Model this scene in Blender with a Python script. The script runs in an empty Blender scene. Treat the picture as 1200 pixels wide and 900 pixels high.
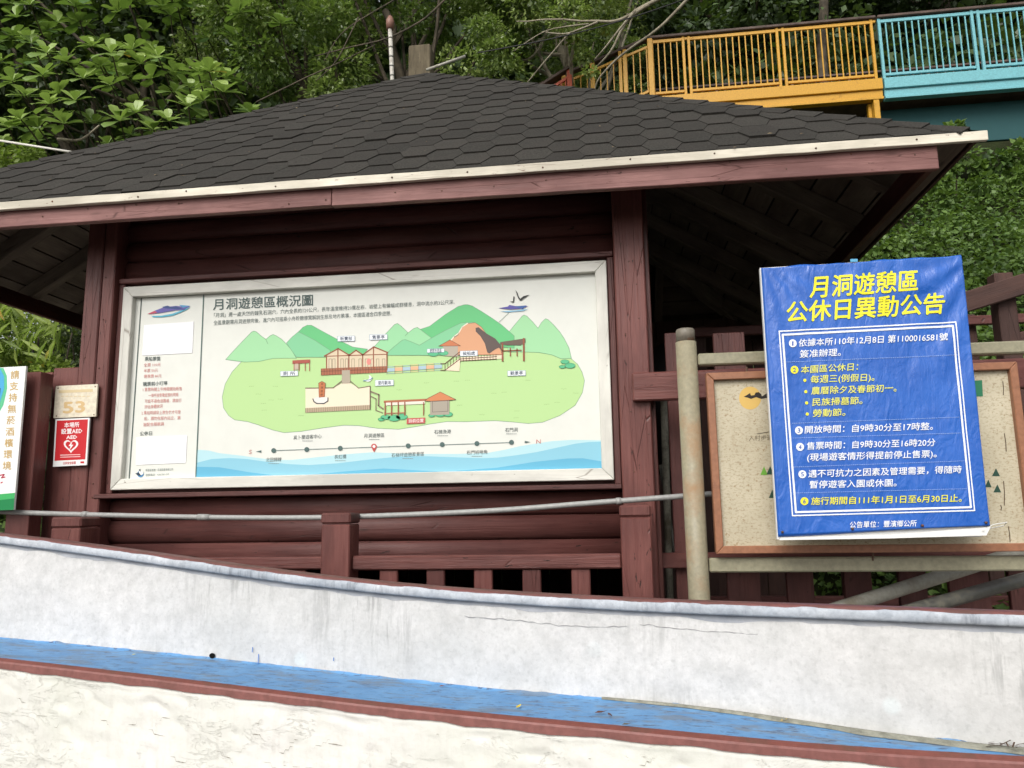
import bpy, bmesh, math, random
import numpy as np
from mathutils import Vector, Matrix, noise as mnoise
S = bpy.context.scene
C = S.collection
EYE = 1.6
YAW, PITCH, ROLL, FPX = 0.12729415, 0.16055607, -0.01600983, 900.0
# ------------------------------------------------------------------ camera
_f = Vector((-math.sin(YAW)*math.cos(PITCH), math.cos(YAW)*math.cos(PITCH), math.sin(PITCH)))
_r = Vector((math.cos(YAW), math.sin(YAW), 0))
_u = _r.cross(_f)
RT = _r*math.cos(ROLL)+_u*math.sin(ROLL)
UP = -_r*math.sin(ROLL)+_u*math.cos(ROLL)
FW = _f
cam = bpy.data.cameras.new('camera'); camo = bpy.data.objects.new('camera', cam); C.objects.link(camo)
camo.matrix_world = Matrix(((RT.x, UP.x, -FW.x, 0), (RT.y, UP.y, -FW.y, 0), (RT.z, UP.z, -FW.z, EYE), (0, 0, 0, 1)))
cam.sensor_width = 36; cam.lens = 27; cam.clip_start = 0.05; cam.clip_end = 500
S.camera = camo
# ------------------------------------------------------------------ world, sun, exposure
W = bpy.data.worlds.new('World'); S.world = W; W.use_nodes = True
wn = W.node_tree.nodes; wl = W.node_tree.links
sky = wn.new('ShaderNodeTexSky'); sky.sky_type = 'NISHITA'; sky.sun_disc = False
SUN_EL, SUN_AZ = math.radians(40), math.radians(196)     # azimuth clockwise from +Y
sky.sun_elevation = SUN_EL; sky.sun_rotation = SUN_AZ; sky.air_density = 1.0; sky.dust_density = 4.0; sky.ozone_density = 0.6
hs = wn.new('ShaderNodeHueSaturation'); hs.inputs['Saturation'].default_value = .22      # thin bright cloud
wl.new(sky.outputs[0], hs.inputs['Color']); wl.new(hs.outputs[0], wn['Background'].inputs[0]); wn['Background'].inputs[1].default_value = 0.15
sl = bpy.data.lights.new('sun', 'SUN'); so = bpy.data.objects.new('sun', sl); C.objects.link(so)
sl.energy = 1.4; sl.angle = math.radians(38); sl.color = (1.0, 0.96, 0.90)
sd = Vector((math.sin(SUN_AZ)*math.cos(SUN_EL), math.cos(SUN_AZ)*math.cos(SUN_EL), math.sin(SUN_EL)))
so.rotation_euler = (-sd).to_track_quat('-Z', 'Y').to_euler(); so.location = sd*20
S.view_settings.view_transform = 'Standard'; S.view_settings.look = 'None'
S.view_settings.exposure = 0.34; S.view_settings.gamma = 1
try:
    S.cycles.max_bounces = 6; S.cycles.transparent_max_bounces = 4
except Exception: pass

# ------------------------------------------------------------------ surveying helpers (photo point -> point on a known plane)
def ray(px, py): return FW + RT*((px-600)/FPX) - UP*((py-450)/FPX)
def at(px, py, Y):
    d = ray(px, py); k = Y/d.y; return Vector((d.x*k, Y, d.z*k+EYE))
def atz(px, py, Z):
    d = ray(px, py); k = (Z-EYE)/d.z; return Vector((d.x*k, d.y*k, Z))
def pz(px, py, Y): return at(px, py, Y).z
def pX(px, py, Y): return at(px, py, Y).x

# ------------------------------------------------------------------ object helpers
def tag(o, label=None, cat=None, group=None, kind=None):
    if label: o['label'] = label
    if cat: o['category'] = cat
    if group: o['group'] = group
    if kind: o['kind'] = kind
    return o
def thing(name, label, cat, loc=(0, 0, 0), group=None):
    o = bpy.data.objects.new(name, None); C.objects.link(o); o.location = loc; o.empty_display_size = .1
    return tag(o, label, cat, group)
def link(name, me, mat, parent=None, loc=None, label=None, kind=None):
    o = bpy.data.objects.new(name, me); C.objects.link(o)
    if mat is not None and len(me.materials) == 0: me.materials.append(mat)
    if loc is not None: o.location = loc
    if parent is not None: o.parent = parent
    return tag(o, label, None, None, kind)
def woff(parent):
    v = Vector((0, 0, 0))
    while parent is not None: v += Vector(parent.location); parent = parent.parent
    return v
def meshobj(name, verts, faces, mat, parent=None, smooth=False, label=None, kind=None, mats=None, midx=None):
    """verts are world coordinates; they are made local to the parent"""
    off = woff(parent)
    me = bpy.data.meshes.new(name)
    me.from_pydata([tuple(Vector(v)-off) for v in verts], [], faces)
    for m in (mats or [mat]): me.materials.append(m)
    if midx is not None: me.polygons.foreach_set('material_index', midx)
    if smooth: me.polygons.foreach_set('use_smooth', [True]*len(me.polygons))
    me.update()
    return link(name, me, None, parent, None, label, kind)
def bmobj(name, bm, mat, parent=None, smooth=False, label=None, kind=None, M=None):
    me = bpy.data.meshes.new(name); bm.to_mesh(me); bm.free()
    if smooth: me.polygons.foreach_set('use_smooth', [True]*len(me.polygons))
    me.materials.append(mat)
    o = link(name, me, None, parent, None, label, kind)
    place(o, M, parent)
    return o
def place(o, M, parent):
    if M is None: M = Matrix.Identity(4)
    M = M.copy(); M.translation = M.translation - woff(parent); o.matrix_local = M
def frame_to(p0, p1, up=(0, 0, 1)):
    p0 = Vector(p0); p1 = Vector(p1); x = (p1-p0); L = x.length; x.normalize()
    up = Vector(up)
    if abs(up.dot(x)) > .98: up = Vector((0, -1, 0))
    y = up.cross(x).normalized(); z = x.cross(y)
    M = Matrix(((x.x, y.x, z.x, p0.x), (x.y, y.y, z.y, p0.y), (x.z, y.z, z.z, p0.z), (0, 0, 0, 1)))
    return M, L
_cache = {}
def prof_mesh(name, prof, L, mat, segs=1, smooth=False, jit=0.0, bev=0.0, seed=0):
    bm = bmesh.new(); rings = []
    rnd = random.Random(seed)
    for i in range(segs+1):
        x = L*i/segs
        rings.append([bm.verts.new((x, y+rnd.uniform(-jit, jit), z+rnd.uniform(-jit, jit))) for y, z in prof])
    n = len(prof)
    for i in range(segs):
        for k in range(n):
            bm.faces.new((rings[i][k], rings[i][(k+1) % n], rings[i+1][(k+1) % n], rings[i+1][k]))
    bm.faces.new(rings[0][::-1]); bm.faces.new(rings[-1])
    bmesh.ops.recalc_face_normals(bm, faces=bm.faces)
    if bev > 0:
        bmesh.ops.bevel(bm, geom=[e for e in bm.edges if e.calc_face_angle(0) > .5], offset=bev, segments=1, affect='EDGES')
    me = bpy.data.meshes.new(name); bm.to_mesh(me); bm.free()
    if smooth: me.polygons.foreach_set('use_smooth', [True]*len(me.polygons))
    me.materials.append(mat)
    return me
def bar(name, p0, p1, w, h, mat, parent=None, up=(0, 0, 1), bev=.004, label=None, segs=1, jit=0.0, seed=0):
    """box beam from p0 to p1 (axis centre line), w across (local y), h along up (local z)"""
    M, L = frame_to(p0, p1, up)
    key = (name, round(L, 3), round(w, 4), round(h, 4), mat.name, bev, segs, jit, seed)
    if key not in _cache:
        _cache[key] = prof_mesh(name, [(-w/2, -h/2), (w/2, -h/2), (w/2, h/2), (-w/2, h/2)], L, mat, segs=segs, jit=jit, bev=min(bev, w*.2, h*.2), seed=seed)
    o = link(name, _cache[key], None, parent, None, label); place(o, M, parent)
    return o
def box(name, x0, x1, y0, y1, z0, z1, mat, parent=None, bev=.004, label=None, jit=0, axis=None):
    """axis aligned box whose grain runs along its longest side"""
    d = [abs(x1-x0), abs(y1-y0), abs(z1-z0)]
    a = axis if axis is not None else d.index(max(d))
    cx, cy, cz = (x0+x1)/2, (y0+y1)/2, (z0+z1)/2
    if a == 0: return bar(name, (min(x0, x1), cy, cz), (max(x0, x1), cy, cz), d[1], d[2], mat, parent, bev=bev, label=label)
    if a == 1: return bar(name, (cx, min(y0, y1), cz), (cx, max(y0, y1), cz), d[0], d[2], mat, parent, bev=bev, label=label)
    return bar(name, (cx, cy, min(z0, z1)), (cx, cy, max(z0, z1)), d[0], d[1], mat, parent, up=(0, -1, 0), bev=bev, label=label)
def tube(name, pts, rad, mat, parent=None, n=10, label=None, kind=None, caps=True):
    pts = [Vector(p) for p in pts]
    rads = rad if isinstance(rad, (list, tuple)) else [rad]*len(pts)
    V = []; F = []
    prev = None
    for i, p in enumerate(pts):
        t = (pts[min(i+1, len(pts)-1)]-pts[max(i-1, 0)]).normalized()
        a = prev if prev is not None else (Vector((0, 0, 1)) if abs(t.z) < .9 else Vector((1, 0, 0)))
        a = (a-t*a.dot(t)).normalized(); prev = a; b = t.cross(a)
        for k in range(n):
            th = 2*math.pi*k/n; V.append(p+(a*math.cos(th)+b*math.sin(th))*rads[i])
    for i in range(len(pts)-1):
        for k in range(n):
            F.append((i*n+k, i*n+(k+1) % n, (i+1)*n+(k+1) % n, (i+1)*n+k))
    if caps: F.append(tuple(range(n))[::-1]); F.append(tuple((len(pts)-1)*n+k for k in range(n)))
    return meshobj(name, V, F, mat, parent, smooth=(n > 6), label=label, kind=kind)
def copy_tree(o, parent=None):
    c = o.copy(); C.objects.link(c)
    if parent is not None: c.parent = parent
    for ch in list(o.children): copy_tree(ch, c)
    return c

# ------------------------------------------------------------------ node helpers
class NT:
    def __init__(s, name):
        s.m = bpy.data.materials.new(name); s.m.use_nodes = True; s.t = s.m.node_tree; s.n = s.t.nodes
        s.b = s.n['Principled BSDF']; s.out = s.n['Material Output']
        s.tc = s.n.new('ShaderNodeTexCoord'); s.oi = s.n.new('ShaderNodeObjectInfo')
    def L(s, a, b): s.t.links.new(a, b)
    def setin(s, node, i, v):
        if hasattr(v, 'is_output') or isinstance(v, bpy.types.NodeSocket): s.L(v, node.inputs[i])
        else: node.inputs[i].default_value = v
    def vec(s, scale=(1, 1, 1), rnd=True):
        src = s.tc.outputs['Object']
        if rnd:
            mu = s.n.new('ShaderNodeMath'); mu.operation = 'MULTIPLY'; s.L(s.oi.outputs['Random'], mu.inputs[0]); mu.inputs[1].default_value = 37.7
            cb = s.n.new('ShaderNodeCombineXYZ'); s.L(mu.outputs[0], cb.inputs[0]); s.L(mu.outputs[0], cb.inputs[1]); s.L(mu.outputs[0], cb.inputs[2])
            ad = s.n.new('ShaderNodeVectorMath'); ad.operation = 'ADD'; s.L(src, ad.inputs[0]); s.L(cb.outputs[0], ad.inputs[1]); src = ad.outputs[0]
        mp = s.n.new('ShaderNodeMapping'); mp.inputs['Scale'].default_value = scale; s.L(src, mp.inputs[0]); return mp.outputs[0]
    def noise(s, vec, scale, detail=4, rough=.55, dist=0):
        n = s.n.new('ShaderNodeTexNoise'); s.L(vec, n.inputs['Vector']); n.inputs['Scale'].default_value = scale
        n.inputs['Detail'].default_value = detail; n.inputs['Roughness'].default_value = rough; n.inputs['Distortion'].default_value = dist
        return n.outputs['Fac']
    def voro(s, vec, scale, feature='F1', out='Distance'):
        n = s.n.new('ShaderNodeTexVoronoi'); n.feature = feature; s.L(vec, n.inputs['Vector']); n.inputs['Scale'].default_value = scale; return n.outputs[out]
    def ramp(s, fac, stops):
        r = s.n.new('ShaderNodeValToRGB'); s.L(fac, r.inputs[0]); e = r.color_ramp.elements
        while len(e) < len(stops): e.new(.5)
        for el, (p, c) in zip(e, stops):
            el.position = p
            if not isinstance(c, (tuple, list)): c = (c, c, c)
            el.color = (c[0], c[1], c[2], 1)
        return r.outputs[0]
    def mix(s, fac, a, b, mode='MIX'):
        m = s.n.new('ShaderNodeMix'); m.data_type = 'RGBA'; m.blend_type = mode
        s.setin(m, 0, fac)
        for i, v in ((6, a), (7, b)):
            if isinstance(v, (tuple, list)): v = (v[0], v[1], v[2], 1)
            s.setin(m, i, v)
        return m.outputs[2]
    def math(s, op, a, b=0.0):
        m = s.n.new('ShaderNodeMath'); m.operation = op; s.setin(m, 0, a); s.setin(m, 1, b); return m.outputs[0]
    def bump(s, h, strength=.4, dist=.01, chain=None):
        b = s.n.new('ShaderNodeBump'); b.inputs['Strength'].default_value = strength; b.inputs['Distance'].default_value = dist
        s.L(h, b.inputs['Height'])
        if chain is not None: s.L(chain, b.inputs['Normal'])
        return b.outputs[0]
    def fin(s, col, rough=.7, normal=None, spec=.35, metal=0.0):
        if isinstance(col, (tuple, list)): s.b.inputs['Base Color'].default_value = (*col[:3], 1)
        else: s.L(col, s.b.inputs['Base Color'])
        s.setin(s.b, 'Roughness', rough)
        if normal is not None: s.L(normal, s.b.inputs['Normal'])
        s.b.inputs['Specular IOR Level'].default_value = spec; s.b.inputs['Metallic'].default_value = metal
        return s.m

def wood(name, col, fade=None, dark=None, wear=.5, rough=.6, var=.25, bumpk=.5, spec=.35):
    """painted or bare timber, grain along local X"""
    fade = fade or tuple(min(1, c*1.35+.01) for c in col); dark = dark or tuple(c*.35 for c in col)
    t = NT(name)
    g = t.noise(t.vec((1.3, 26, 26)), 3.0, 6, .62, .3)
    blot = t.noise(t.vec((.8, 2.5, 2.5)), 2.2, 5, .6)
    c = t.mix(t.ramp(g, [(.3, 0), (.7, 1)]), col, fade)
    c = t.mix(t.ramp(blot, [(.38, 1), (.62, 0)]), c, tuple(x*.72 for x in col))
    nick = t.noise(t.vec((9, 34, 34)), 1.7, 4, .68)
    nk = t.ramp(nick, [(.645+.06*(1-wear), 0), (.68+.06*(1-wear), 1)])
    c = t.mix(nk, c, dark)
    kn = t.voro(t.vec((1.1, 5, 5)), 1.6); kr = t.ramp(kn, [(.035, 1), (.075, 0)]); c = t.mix(t.math('MULTIPLY', kr, .6), c, dark)
    # long drying cracks
    cr = t.voro(t.vec((.55, 9, 9)), 2.4, 'DISTANCE_TO_EDGE')
    crk = t.ramp(cr, [(.0, 1), (.012, 0)])
    crm = t.math('MULTIPLY', crk, t.ramp(t.noise(t.vec((.6, 3, 3)), 1.7, 2), [(.5, 0), (.56, 1)]))
    c = t.mix(t.math('MULTIPLY', crm, .75), c, dark)
    v = t.n.new('ShaderNodeHueSaturation'); t.L(c, v.inputs['Color'])
    t.L(t.math('ADD', t.math('MULTIPLY', t.oi.outputs['Random'], var), 1-var/2), v.inputs['Value'])
    h = t.math('SUBTRACT', t.math('SUBTRACT', g, t.math('MULTIPLY', nk, .6)), crm)
    return t.fin(v.outputs[0], t.ramp(g, [(.2, rough-.1), (.8, rough+.15)]), t.bump(h, bumpk, .006), spec)
def flat(name, col, rough=.6, spec=.3, var=.04, metal=0):
    t = NT(name); n = t.noise(t.vec((1, 1, 1)), 9, 5, .6)
    c = t.mix(t.ramp(n, [(.3, 0), (.7, 1)]), tuple(x*(1-var) for x in col), tuple(min(1, x*(1+var)) for x in col))
    return t.fin(c, rough, t.bump(n, .05, .002), spec, metal)
def srgb(h):
    h = h.lstrip('#'); r = [int(h[i:i+2], 16)/255 for i in (0, 2, 4)]
    return tuple(((x/12.92) if x <= .04045 else ((x+.055)/1.055)**2.4) for x in r)
def rusty(name, col, rust=(.16, .06, .025), lo=.56, hi=.68, rough=.5, sc=7, metal=0):
    t = NT(name); n = t.noise(t.vec(), sc, 7, .68); n2 = t.noise(t.vec(), 55, 3)
    f = t.ramp(n, [(lo, 0), (hi, 1)])
    c = t.mix(t.ramp(n2, [(.3, 0), (.7, 1)]), tuple(x*.85 for x in col), tuple(min(1, x*1.12) for x in col))
    c = t.mix(f, c, rust)
    return t.fin(c, t.ramp(f, [(0, rough), (1, .85)]), t.bump(t.math('ADD', n, n2), .2, .003), .4, metal)

RED = wood('maroon_paint', (.100, .033, .029), fade=(.145, .055, .047), dark=(.03, .014, .011), wear=.85, rough=.5, var=.36)
REDF = wood('faded_maroon_paint', (.185, .078, .070), fade=(.29, .15, .135), dark=(.07, .03, .025), wear=.8, rough=.6, var=.1)
REDB = wood('bright_maroon_paint', (.108, .034, .029), fade=(.155, .056, .047), dark=(.03, .014, .011), wear=.8, rough=.45, var=.32)
BROWN = wood('brown_stain', (.062, .030, .024), fade=(.09, .045, .035), rough=.7)
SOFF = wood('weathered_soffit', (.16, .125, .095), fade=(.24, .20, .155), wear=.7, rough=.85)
SOFFD = wood('shaded_soffit', (.07, .05, .038), fade=(.11, .08, .06), rough=.9)  # darker soffit copy for front and rear; the under-roof shade is in the colour
CREAM = wood('cream_paint', (.62, .57, .46), fade=(.74, .69, .58), dark=(.2, .13, .1), wear=.9, rough=.55, var=.04, bumpk=.3)
WHITEP = wood('white_frame_paint', (.64, .63, .57), fade=(.68, .67, .61), dark=(.16, .13, .1), wear=.35, rough=.45, var=.04, bumpk=.08)
STUMP = wood('grey_old_wood', (.10, .08, .05), fade=(.2, .17, .11), wear=.9, rough=.9)
# ================================================================== ROOF / KIOSK
XL, XR, YF, YB = -4.30, 1.647, 3.33, 7.47
ZE = 1.577+EYE-.012
AX, AY = -1.323, 5.40
AZ = pz(500, 86, AY)
APEX = Vector((AX, AY, AZ))
kiosk = thing('wooden_kiosk', 'maroon log-sided kiosk with a dark hexagon-shingled hip roof, carrying the large map board', 'kiosk', (AX, 3.7, 0))

def shingle_mat():
    t = NT('asphalt_shingle')
    v = t.vec()
    n = t.noise(v, 130, 2, .7); n2 = t.noise(v, 5, 4)
    c = t.mix(t.ramp(n, [(.35, 0), (.65, 1)]), (.012, .0115, .0095), (.043, .040, .034))
    c = t.mix(t.math('MULTIPLY', t.ramp(n2, [(.35, 0), (.7, 1)]), .5), c, (.034, .029, .025))
    sep = t.n.new('ShaderNodeVectorMath'); sep.operation = 'LENGTH'
    v2 = t.n.new('ShaderNodeHueSaturation'); t.L(c, v2.inputs['Color'])
    t.L(t.math('ADD', t.math('MULTIPLY', t.oi.outputs['Random'], .36), .84), v2.inputs['Value'])
    return t.fin(v2.outputs[0], .92, t.bump(n, .5, .003), .25)
SHING = shingle_mat()
HP = .152      # column pitch
HH = .205      # exposed height in a column
def hex_mesh():
    q = HP*.375; wt = (HP-q)*.997
    h = HH/2
    t0, t1 = .002, .0085
    # corners: tip right, top right, top left, tip left, bottom left, bottom right ; z lift grows down-slope
    pts = [(wt, 0), (q, h+.002), (-q, h+.002), (-wt, 0), (-q, -h-.006), (q, -h-.006)]
    V = []; F = []
    def lift(y): return t0+(t1-t0)*(h-y)/(2*h)
    for x, y in pts: V.append((x, y, lift(y)))
    for x, y in pts: V.append((x, y, -.004))
    F.append((0, 1, 2, 3, 4, 5))
    for k in range(6):
        j = (k+1) % 6; F.append((k, k+6, j+6, j))
    me = bpy.data.meshes.new('shingle'); me.from_pydata(V, [], F)
    me.materials.append(SHING); bm = bmesh.new(); bm.from_mesh(me); bmesh.ops.recalc_face_normals(bm, faces=bm.faces); bm.to_mesh(me); bm.free()
    return me
HEX = hex_mesh()
def clip_hex(x, y, planes):
    need = [(o, n) for o, n in planes if any((v.co.x+x-o[0])*n[0]+(v.co.y+y-o[1])*n[1] < 0 for v in HEX.vertices)]
    if not need: return HEX
    bm = bmesh.new(); bm.from_mesh(HEX)
    for o, n in need:
        bmesh.ops.bisect_plane(bm, geom=bm.verts[:]+bm.edges[:]+bm.faces[:], plane_co=(o[0]-x, o[1]-y, 0), plane_no=(n[0], n[1], 0), clear_inner=True)
        if not bm.faces: bm.free(); return None
    me = bpy.data.meshes.new('shingle'); bm.to_mesh(me); bm.free(); me.materials.append(SHING)
    if max(v.co.x for v in me.vertices)-min(v.co.x for v in me.vertices) < .012: return None
    return me
def roof_face(c0, c1, apex, individual, nm):
    """c0,c1 eave corners seen from outside left to right"""
    c0 = Vector(c0); c1 = Vector(c1)
    ux = (c1-c0).normalized(); m = apex-c0; foot = m.dot(ux); uy = (m-ux*foot); H = uy.length; uy.normalize(); uz = ux.cross(uy)
    Wd = (c1-c0).length
    R = Matrix(((ux.x, uy.x, uz.x), (ux.y, uy.y, uz.y), (ux.z, uy.z, uz.z)))
    rnd = random.Random(5); rest = []
    hl = Vector((foot, H)).normalized(); hr_ = Vector((-(Wd-foot), H)).normalized()
    planes = [((0, .012), (0, 1)), ((0, 0), (hl.y, -hl.x)), ((Wd, 0), (-hr_.y, hr_.x))]     # keep side: (p-o).n > 0
    i = 0; x = 0.03
    while x < Wd:
        y = (HH/2 if i % 2 else 0) - .03
        while y < H+HH/2:
            l = y/H*foot; r = Wd-(Wd-foot)*y/H
            if l-.09 < x < r+.09:
                p = c0+ux*x+uy*y
                rot = rnd.uniform(-.022, .022)
                M = (R @ Matrix.Rotation(rot, 3, 'Z')).to_4x4(); M.translation = p+ux*rnd.uniform(-.003, .003)+uz*(rnd.uniform(0, .002) if rnd.random() < .93 else rnd.uniform(.003, .006))
                rest.append((M, x, y))
            y += HH
        x += HP; i += 1
    if individual:
        k = 0
        for M, x, y in rest:
            me = clip_hex(x, y, planes)
            if me is None: continue
            o = link('shingle', me, None, kiosk); place(o, M, kiosk); k += 1
        print('front shingles', k)
    else:
        V = []; F = []
        for M, x, y in rest:
            me = clip_hex(x, y, planes)
            if me is None: continue
            b = len(V); V += [M @ v.co for v in me.vertices]; F += [[b+k for k in p.vertices] for p in me.polygons]
        meshobj('shingle_layer', V, F, SHING, kiosk, kind='stuff')
c = [Vector((XL, YF, ZE)), Vector((XR, YF, ZE)), Vector((XR, YB, ZE)), Vector((XL, YB, ZE))]
roof_face(c[0], c[1], APEX, True, 'front')
for a, b in ((1, 2), (2, 3), (3, 0)): roof_face(c[a], c[b], APEX, False, 'side')
# underlay
meshobj('roof_underlay', [v+Vector((0, 0, -.006)) for v in c]+[APEX+Vector((0, 0, -.006))], [(0, 1, 4), (1, 2, 4), (2, 3, 4), (3, 0, 4)], SHING, kiosk)
# hip caps: folded shingles up each hip
for k, cc in enumerate(c):
    d = (APEX-cc); L = d.length; d.normalize(); n = int(L/.17)
    nxt, prv = c[(k+1) % 4], c[k-1]
    a1 = (prv-cc).normalized(); a2 = (nxt-cc).normalized()
    s1 = (a1-d*a1.dot(d)).normalized(); s2 = (a2-d*a2.dot(d)).normalized()
    u0 = -(s1+s2).normalized()
    if u0.z < 0: u0 = -u0
    for j in range(n):
        p = cc+d*(j*.17+.07); q = p+d*.2
        lo, hi = u0*.016, u0*.006
        V = [p+lo, q+hi, p+s1*.085+lo*.9, q+s1*.085+hi*.6, p+s2*.085+lo*.9, q+s2*.085+hi*.6]
        V += [v-u0*.008 for v in V]
        F = [(0, 1, 3, 2), (1, 0, 4, 5), (0, 2, 8, 6), (4, 0, 6, 10), (2, 3, 9, 8), (5, 4, 10, 11)]
        if k < 2: meshobj('hip_cap', V, F, SHING, kiosk)
        else: meshobj('hip_cap', V, F, SHING, kiosk)
# sheathing boards under every face (seen from below), individually
def sheath(c0, c1, nb, inset, mat, ind):
    ux = (c1-c0).normalized(); m = APEX-c0; foot = m.dot(ux); uy = (m-ux*foot); H = uy.length; uy.normalize(); uz = ux.cross(uy)
    if uz.z < 0: uz = -uz
    Wd = (c1-c0).length; bw = .16
    y = .03; k = 0
    while y+bw < H-.05 and k < nb:
        yb = y+bw-.012
        lx0, lx1 = foot*y/H+.01, foot*yb/H+.01; rx0, rx1 = Wd-(Wd-foot)*y/H-.01, Wd-(Wd-foot)*yb/H-.01
        o = -uz*.03
        q = [c0+ux*lx0+uy*y+o, c0+ux*rx0+uy*y+o, c0+ux*rx1+uy*yb+o, c0+ux*lx1+uy*yb+o]
        M, L = frame_to(q[0], q[1], uz); Mi = M.inverted()
        V = [Mi @ v for v in q]+[Mi @ (v+uz*.018) for v in q]
        me = bpy.data.meshes.new('sheathing_board'); me.from_pydata([tuple(v) for v in V], [], [(3, 2, 1, 0), (4, 5, 6, 7), (0, 1, 5, 4), (1, 2, 6, 5), (2, 3, 7, 6), (3, 0, 4, 7)])
        me.materials.append(mat); ob = link('sheathing_board', me, None, kiosk); place(ob, M, kiosk)
        y += bw; k += 1
    return ux, uy, uz, foot, H, Wd
def rafters(c0, c1, xs, mat):
    ux = (c1-c0).normalized(); m = APEX-c0; foot = m.dot(ux); uy = (m-ux*foot); H = uy.length; uy.normalize(); uz = ux.cross(uy)
    if uz.z < 0: uz = -uz
    Wd = (c1-c0).length
    for x in xs:
        ymax = H*(x/foot if x < foot else (Wd-x)/(Wd-foot))
        if ymax < .4: continue
        p = c0+ux*x+uy*.11-uz*.085; q = c0+ux*x+uy*(ymax-.1)-uz*.085
        bar('rafter', p, q, .075, .105, mat, kiosk, up=uz, bev=.006)
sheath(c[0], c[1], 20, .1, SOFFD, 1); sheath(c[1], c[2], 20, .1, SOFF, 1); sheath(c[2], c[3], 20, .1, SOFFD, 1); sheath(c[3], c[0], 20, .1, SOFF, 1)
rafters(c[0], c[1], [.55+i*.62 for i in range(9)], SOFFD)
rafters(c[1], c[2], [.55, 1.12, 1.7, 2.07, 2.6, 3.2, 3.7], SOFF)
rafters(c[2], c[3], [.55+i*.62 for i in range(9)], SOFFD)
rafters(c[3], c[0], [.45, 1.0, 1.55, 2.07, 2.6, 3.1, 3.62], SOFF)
for k in range(4):   # hip rafters
    cc = c[k]; d = (APEX-cc)
    bar('hip_rafter', cc+d*.10-Vector((0, 0, .12)), cc+d*.99-Vector((0, 0, .12)), .09, .12, SOFF, kiosk)
# fascia boards (front in two pieces, joint left of centre) and cream drip strip
zt = ZE-.022
fx0, fxj, fx1 = -4.11, pX(390, 225, 3.37), 1.455
bar('fascia_board', (fx0, 3.375, zt-.046), (fxj-.002, 3.375, zt-.046), .035, .098, REDF, kiosk, bev=.003, segs=14, jit=.0012)
bar('fascia_board', (fxj+.002, 3.372, zt-.044), (fx1, 3.372, zt-.060), .035, .112, REDF, kiosk, bev=.003, segs=14, jit=.0012, seed=3)
for sx, x in ((-1, fx0+.02), (1, fx1-.02)):
    bar('fascia_board', (x, 3.394, zt-.05), (x, YB-.06, zt-.05), .035, .11, RED, kiosk)
bar('fascia_board', (fx0, YB-.045, zt-.05), (fx1, YB-.045, zt-.05), .035, .11, REDF, kiosk)
bar('drip_edge', (XL-.01, 3.338, ZE-.014), (XR+.005, 3.338, ZE-.014), .026, .042, CREAM, kiosk, bev=.002, segs=40, jit=.0016, seed=8)
for x in (XL+.01, XR-.02): bar('side_edge', (x, 3.353, ZE-.008), (x, YB, ZE-.008), .02, .018, BROWN, kiosk, bev=.002)
bar('drip_edge', (XL-.01, YB+.002, ZE-.014), (XR, YB+.002, ZE-.014), .026, .036, CREAM, kiosk, bev=.002)
# closing planks between fascia and sheathing, behind the fascia (shadow line)
NAIL = rusty('rusty_nail', (.09, .05, .03))
rn = random.Random(3); px_l0x = -2.798
bm = bmesh.new()
for i in range(12):
    x = -3.1+i*.4+rn.uniform(-.12, .12); z = ZE-.012+rn.uniform(-.008, .006)
    bmesh.ops.create_icosphere(bm, subdivisions=1, radius=.005, matrix=Matrix.Translation((x, 3.325, z)))
for i in range(18):
    x = -3.1+i*.26+rn.uniform(-.05, .05); z = zt-.05+rn.uniform(-.03, .03)
    bmesh.ops.create_icosphere(bm, subdivisions=1, radius=.004, matrix=Matrix.Translation((x, 3.354, z)))
for i in range(16):
    for xx in (px_l0x+.03, px_l0x+.13, 0.10, 0.17):
        if rn.random() < .6: bmesh.ops.create_icosphere(bm, subdivisions=1, radius=.0035, matrix=Matrix.Translation((xx+rn.uniform(-.02, .02), 3.689, 1.2+i*.12+rn.uniform(-.04, .04))))
bmobj('nail_head', bm, NAIL, kiosk, kind='stuff', M=Matrix.Identity(4))
# leaf litter caught on the shingles
bm = bmesh.new(); un = Vector((0, -(AZ-ZE), AY-YF)).normalized()
for i in range(46):
    u = rn.random(); w = rn.random()**1.5*.9; p = Vector((XL+(XR-XL)*(w/2+(1-w)*u), YF+(AY-YF)*w, ZE+(AZ-ZE)*w))+un*.014
    a = rn.uniform(0, 6.28); r = rn.uniform(.004, .016); t1 = Vector((math.cos(a), math.sin(a)*.75, math.sin(a)*.6))*r; t2 = Vector((-math.sin(a), math.cos(a)*.75, math.cos(a)*.6))*r*.4
    vs_ = [bm.verts.new(p+t1), bm.verts.new(p+t2+un*.003), bm.verts.new(p-t1), bm.verts.new(p-t2+un*.002)]; bm.faces.new(vs_)
bmobj('leaf_litter', bm, rusty('dry_litter', (.22, .17, .10), rust=(.10, .07, .04), lo=.4, hi=.6, rough=.9), kiosk, kind='stuff', M=Matrix.Identity(4))

# posts and siding of the front
px_l0, px_l1 = -2.798, -2.628
px_r0, px_r1 = .045, .207
def leanbar(name, x0, x1, y0, y1, z0, z1, mat, parent, **k): return box(name, x0, x1, y0, y1, z0, z1, mat, parent, **k)
mid = px_l0+.098
box('post', px_l0, mid-.0015, 3.69, 3.85, 0, 3.22, REDB, kiosk, bev=.006)
box('post', mid+.0015, px_l1, 3.692, 3.85, 0, 3.22, REDB, kiosk, bev=.006)
box('post', px_r0, px_r1-.012, 3.69, 3.85, 0, 3.22, REDB, kiosk, bev=.006)
box('post', px_r1-.011, px_r1+.012, 3.74, 3.86, 0, 3.2, REDB, kiosk, bev=.004)
for x in (px_l0+.06, px_r1-.08):
    box('post', x-.08, x+.08, 7.0, 7.16, 0, 3.3, BROWN, kiosk, bev=.006)
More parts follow.
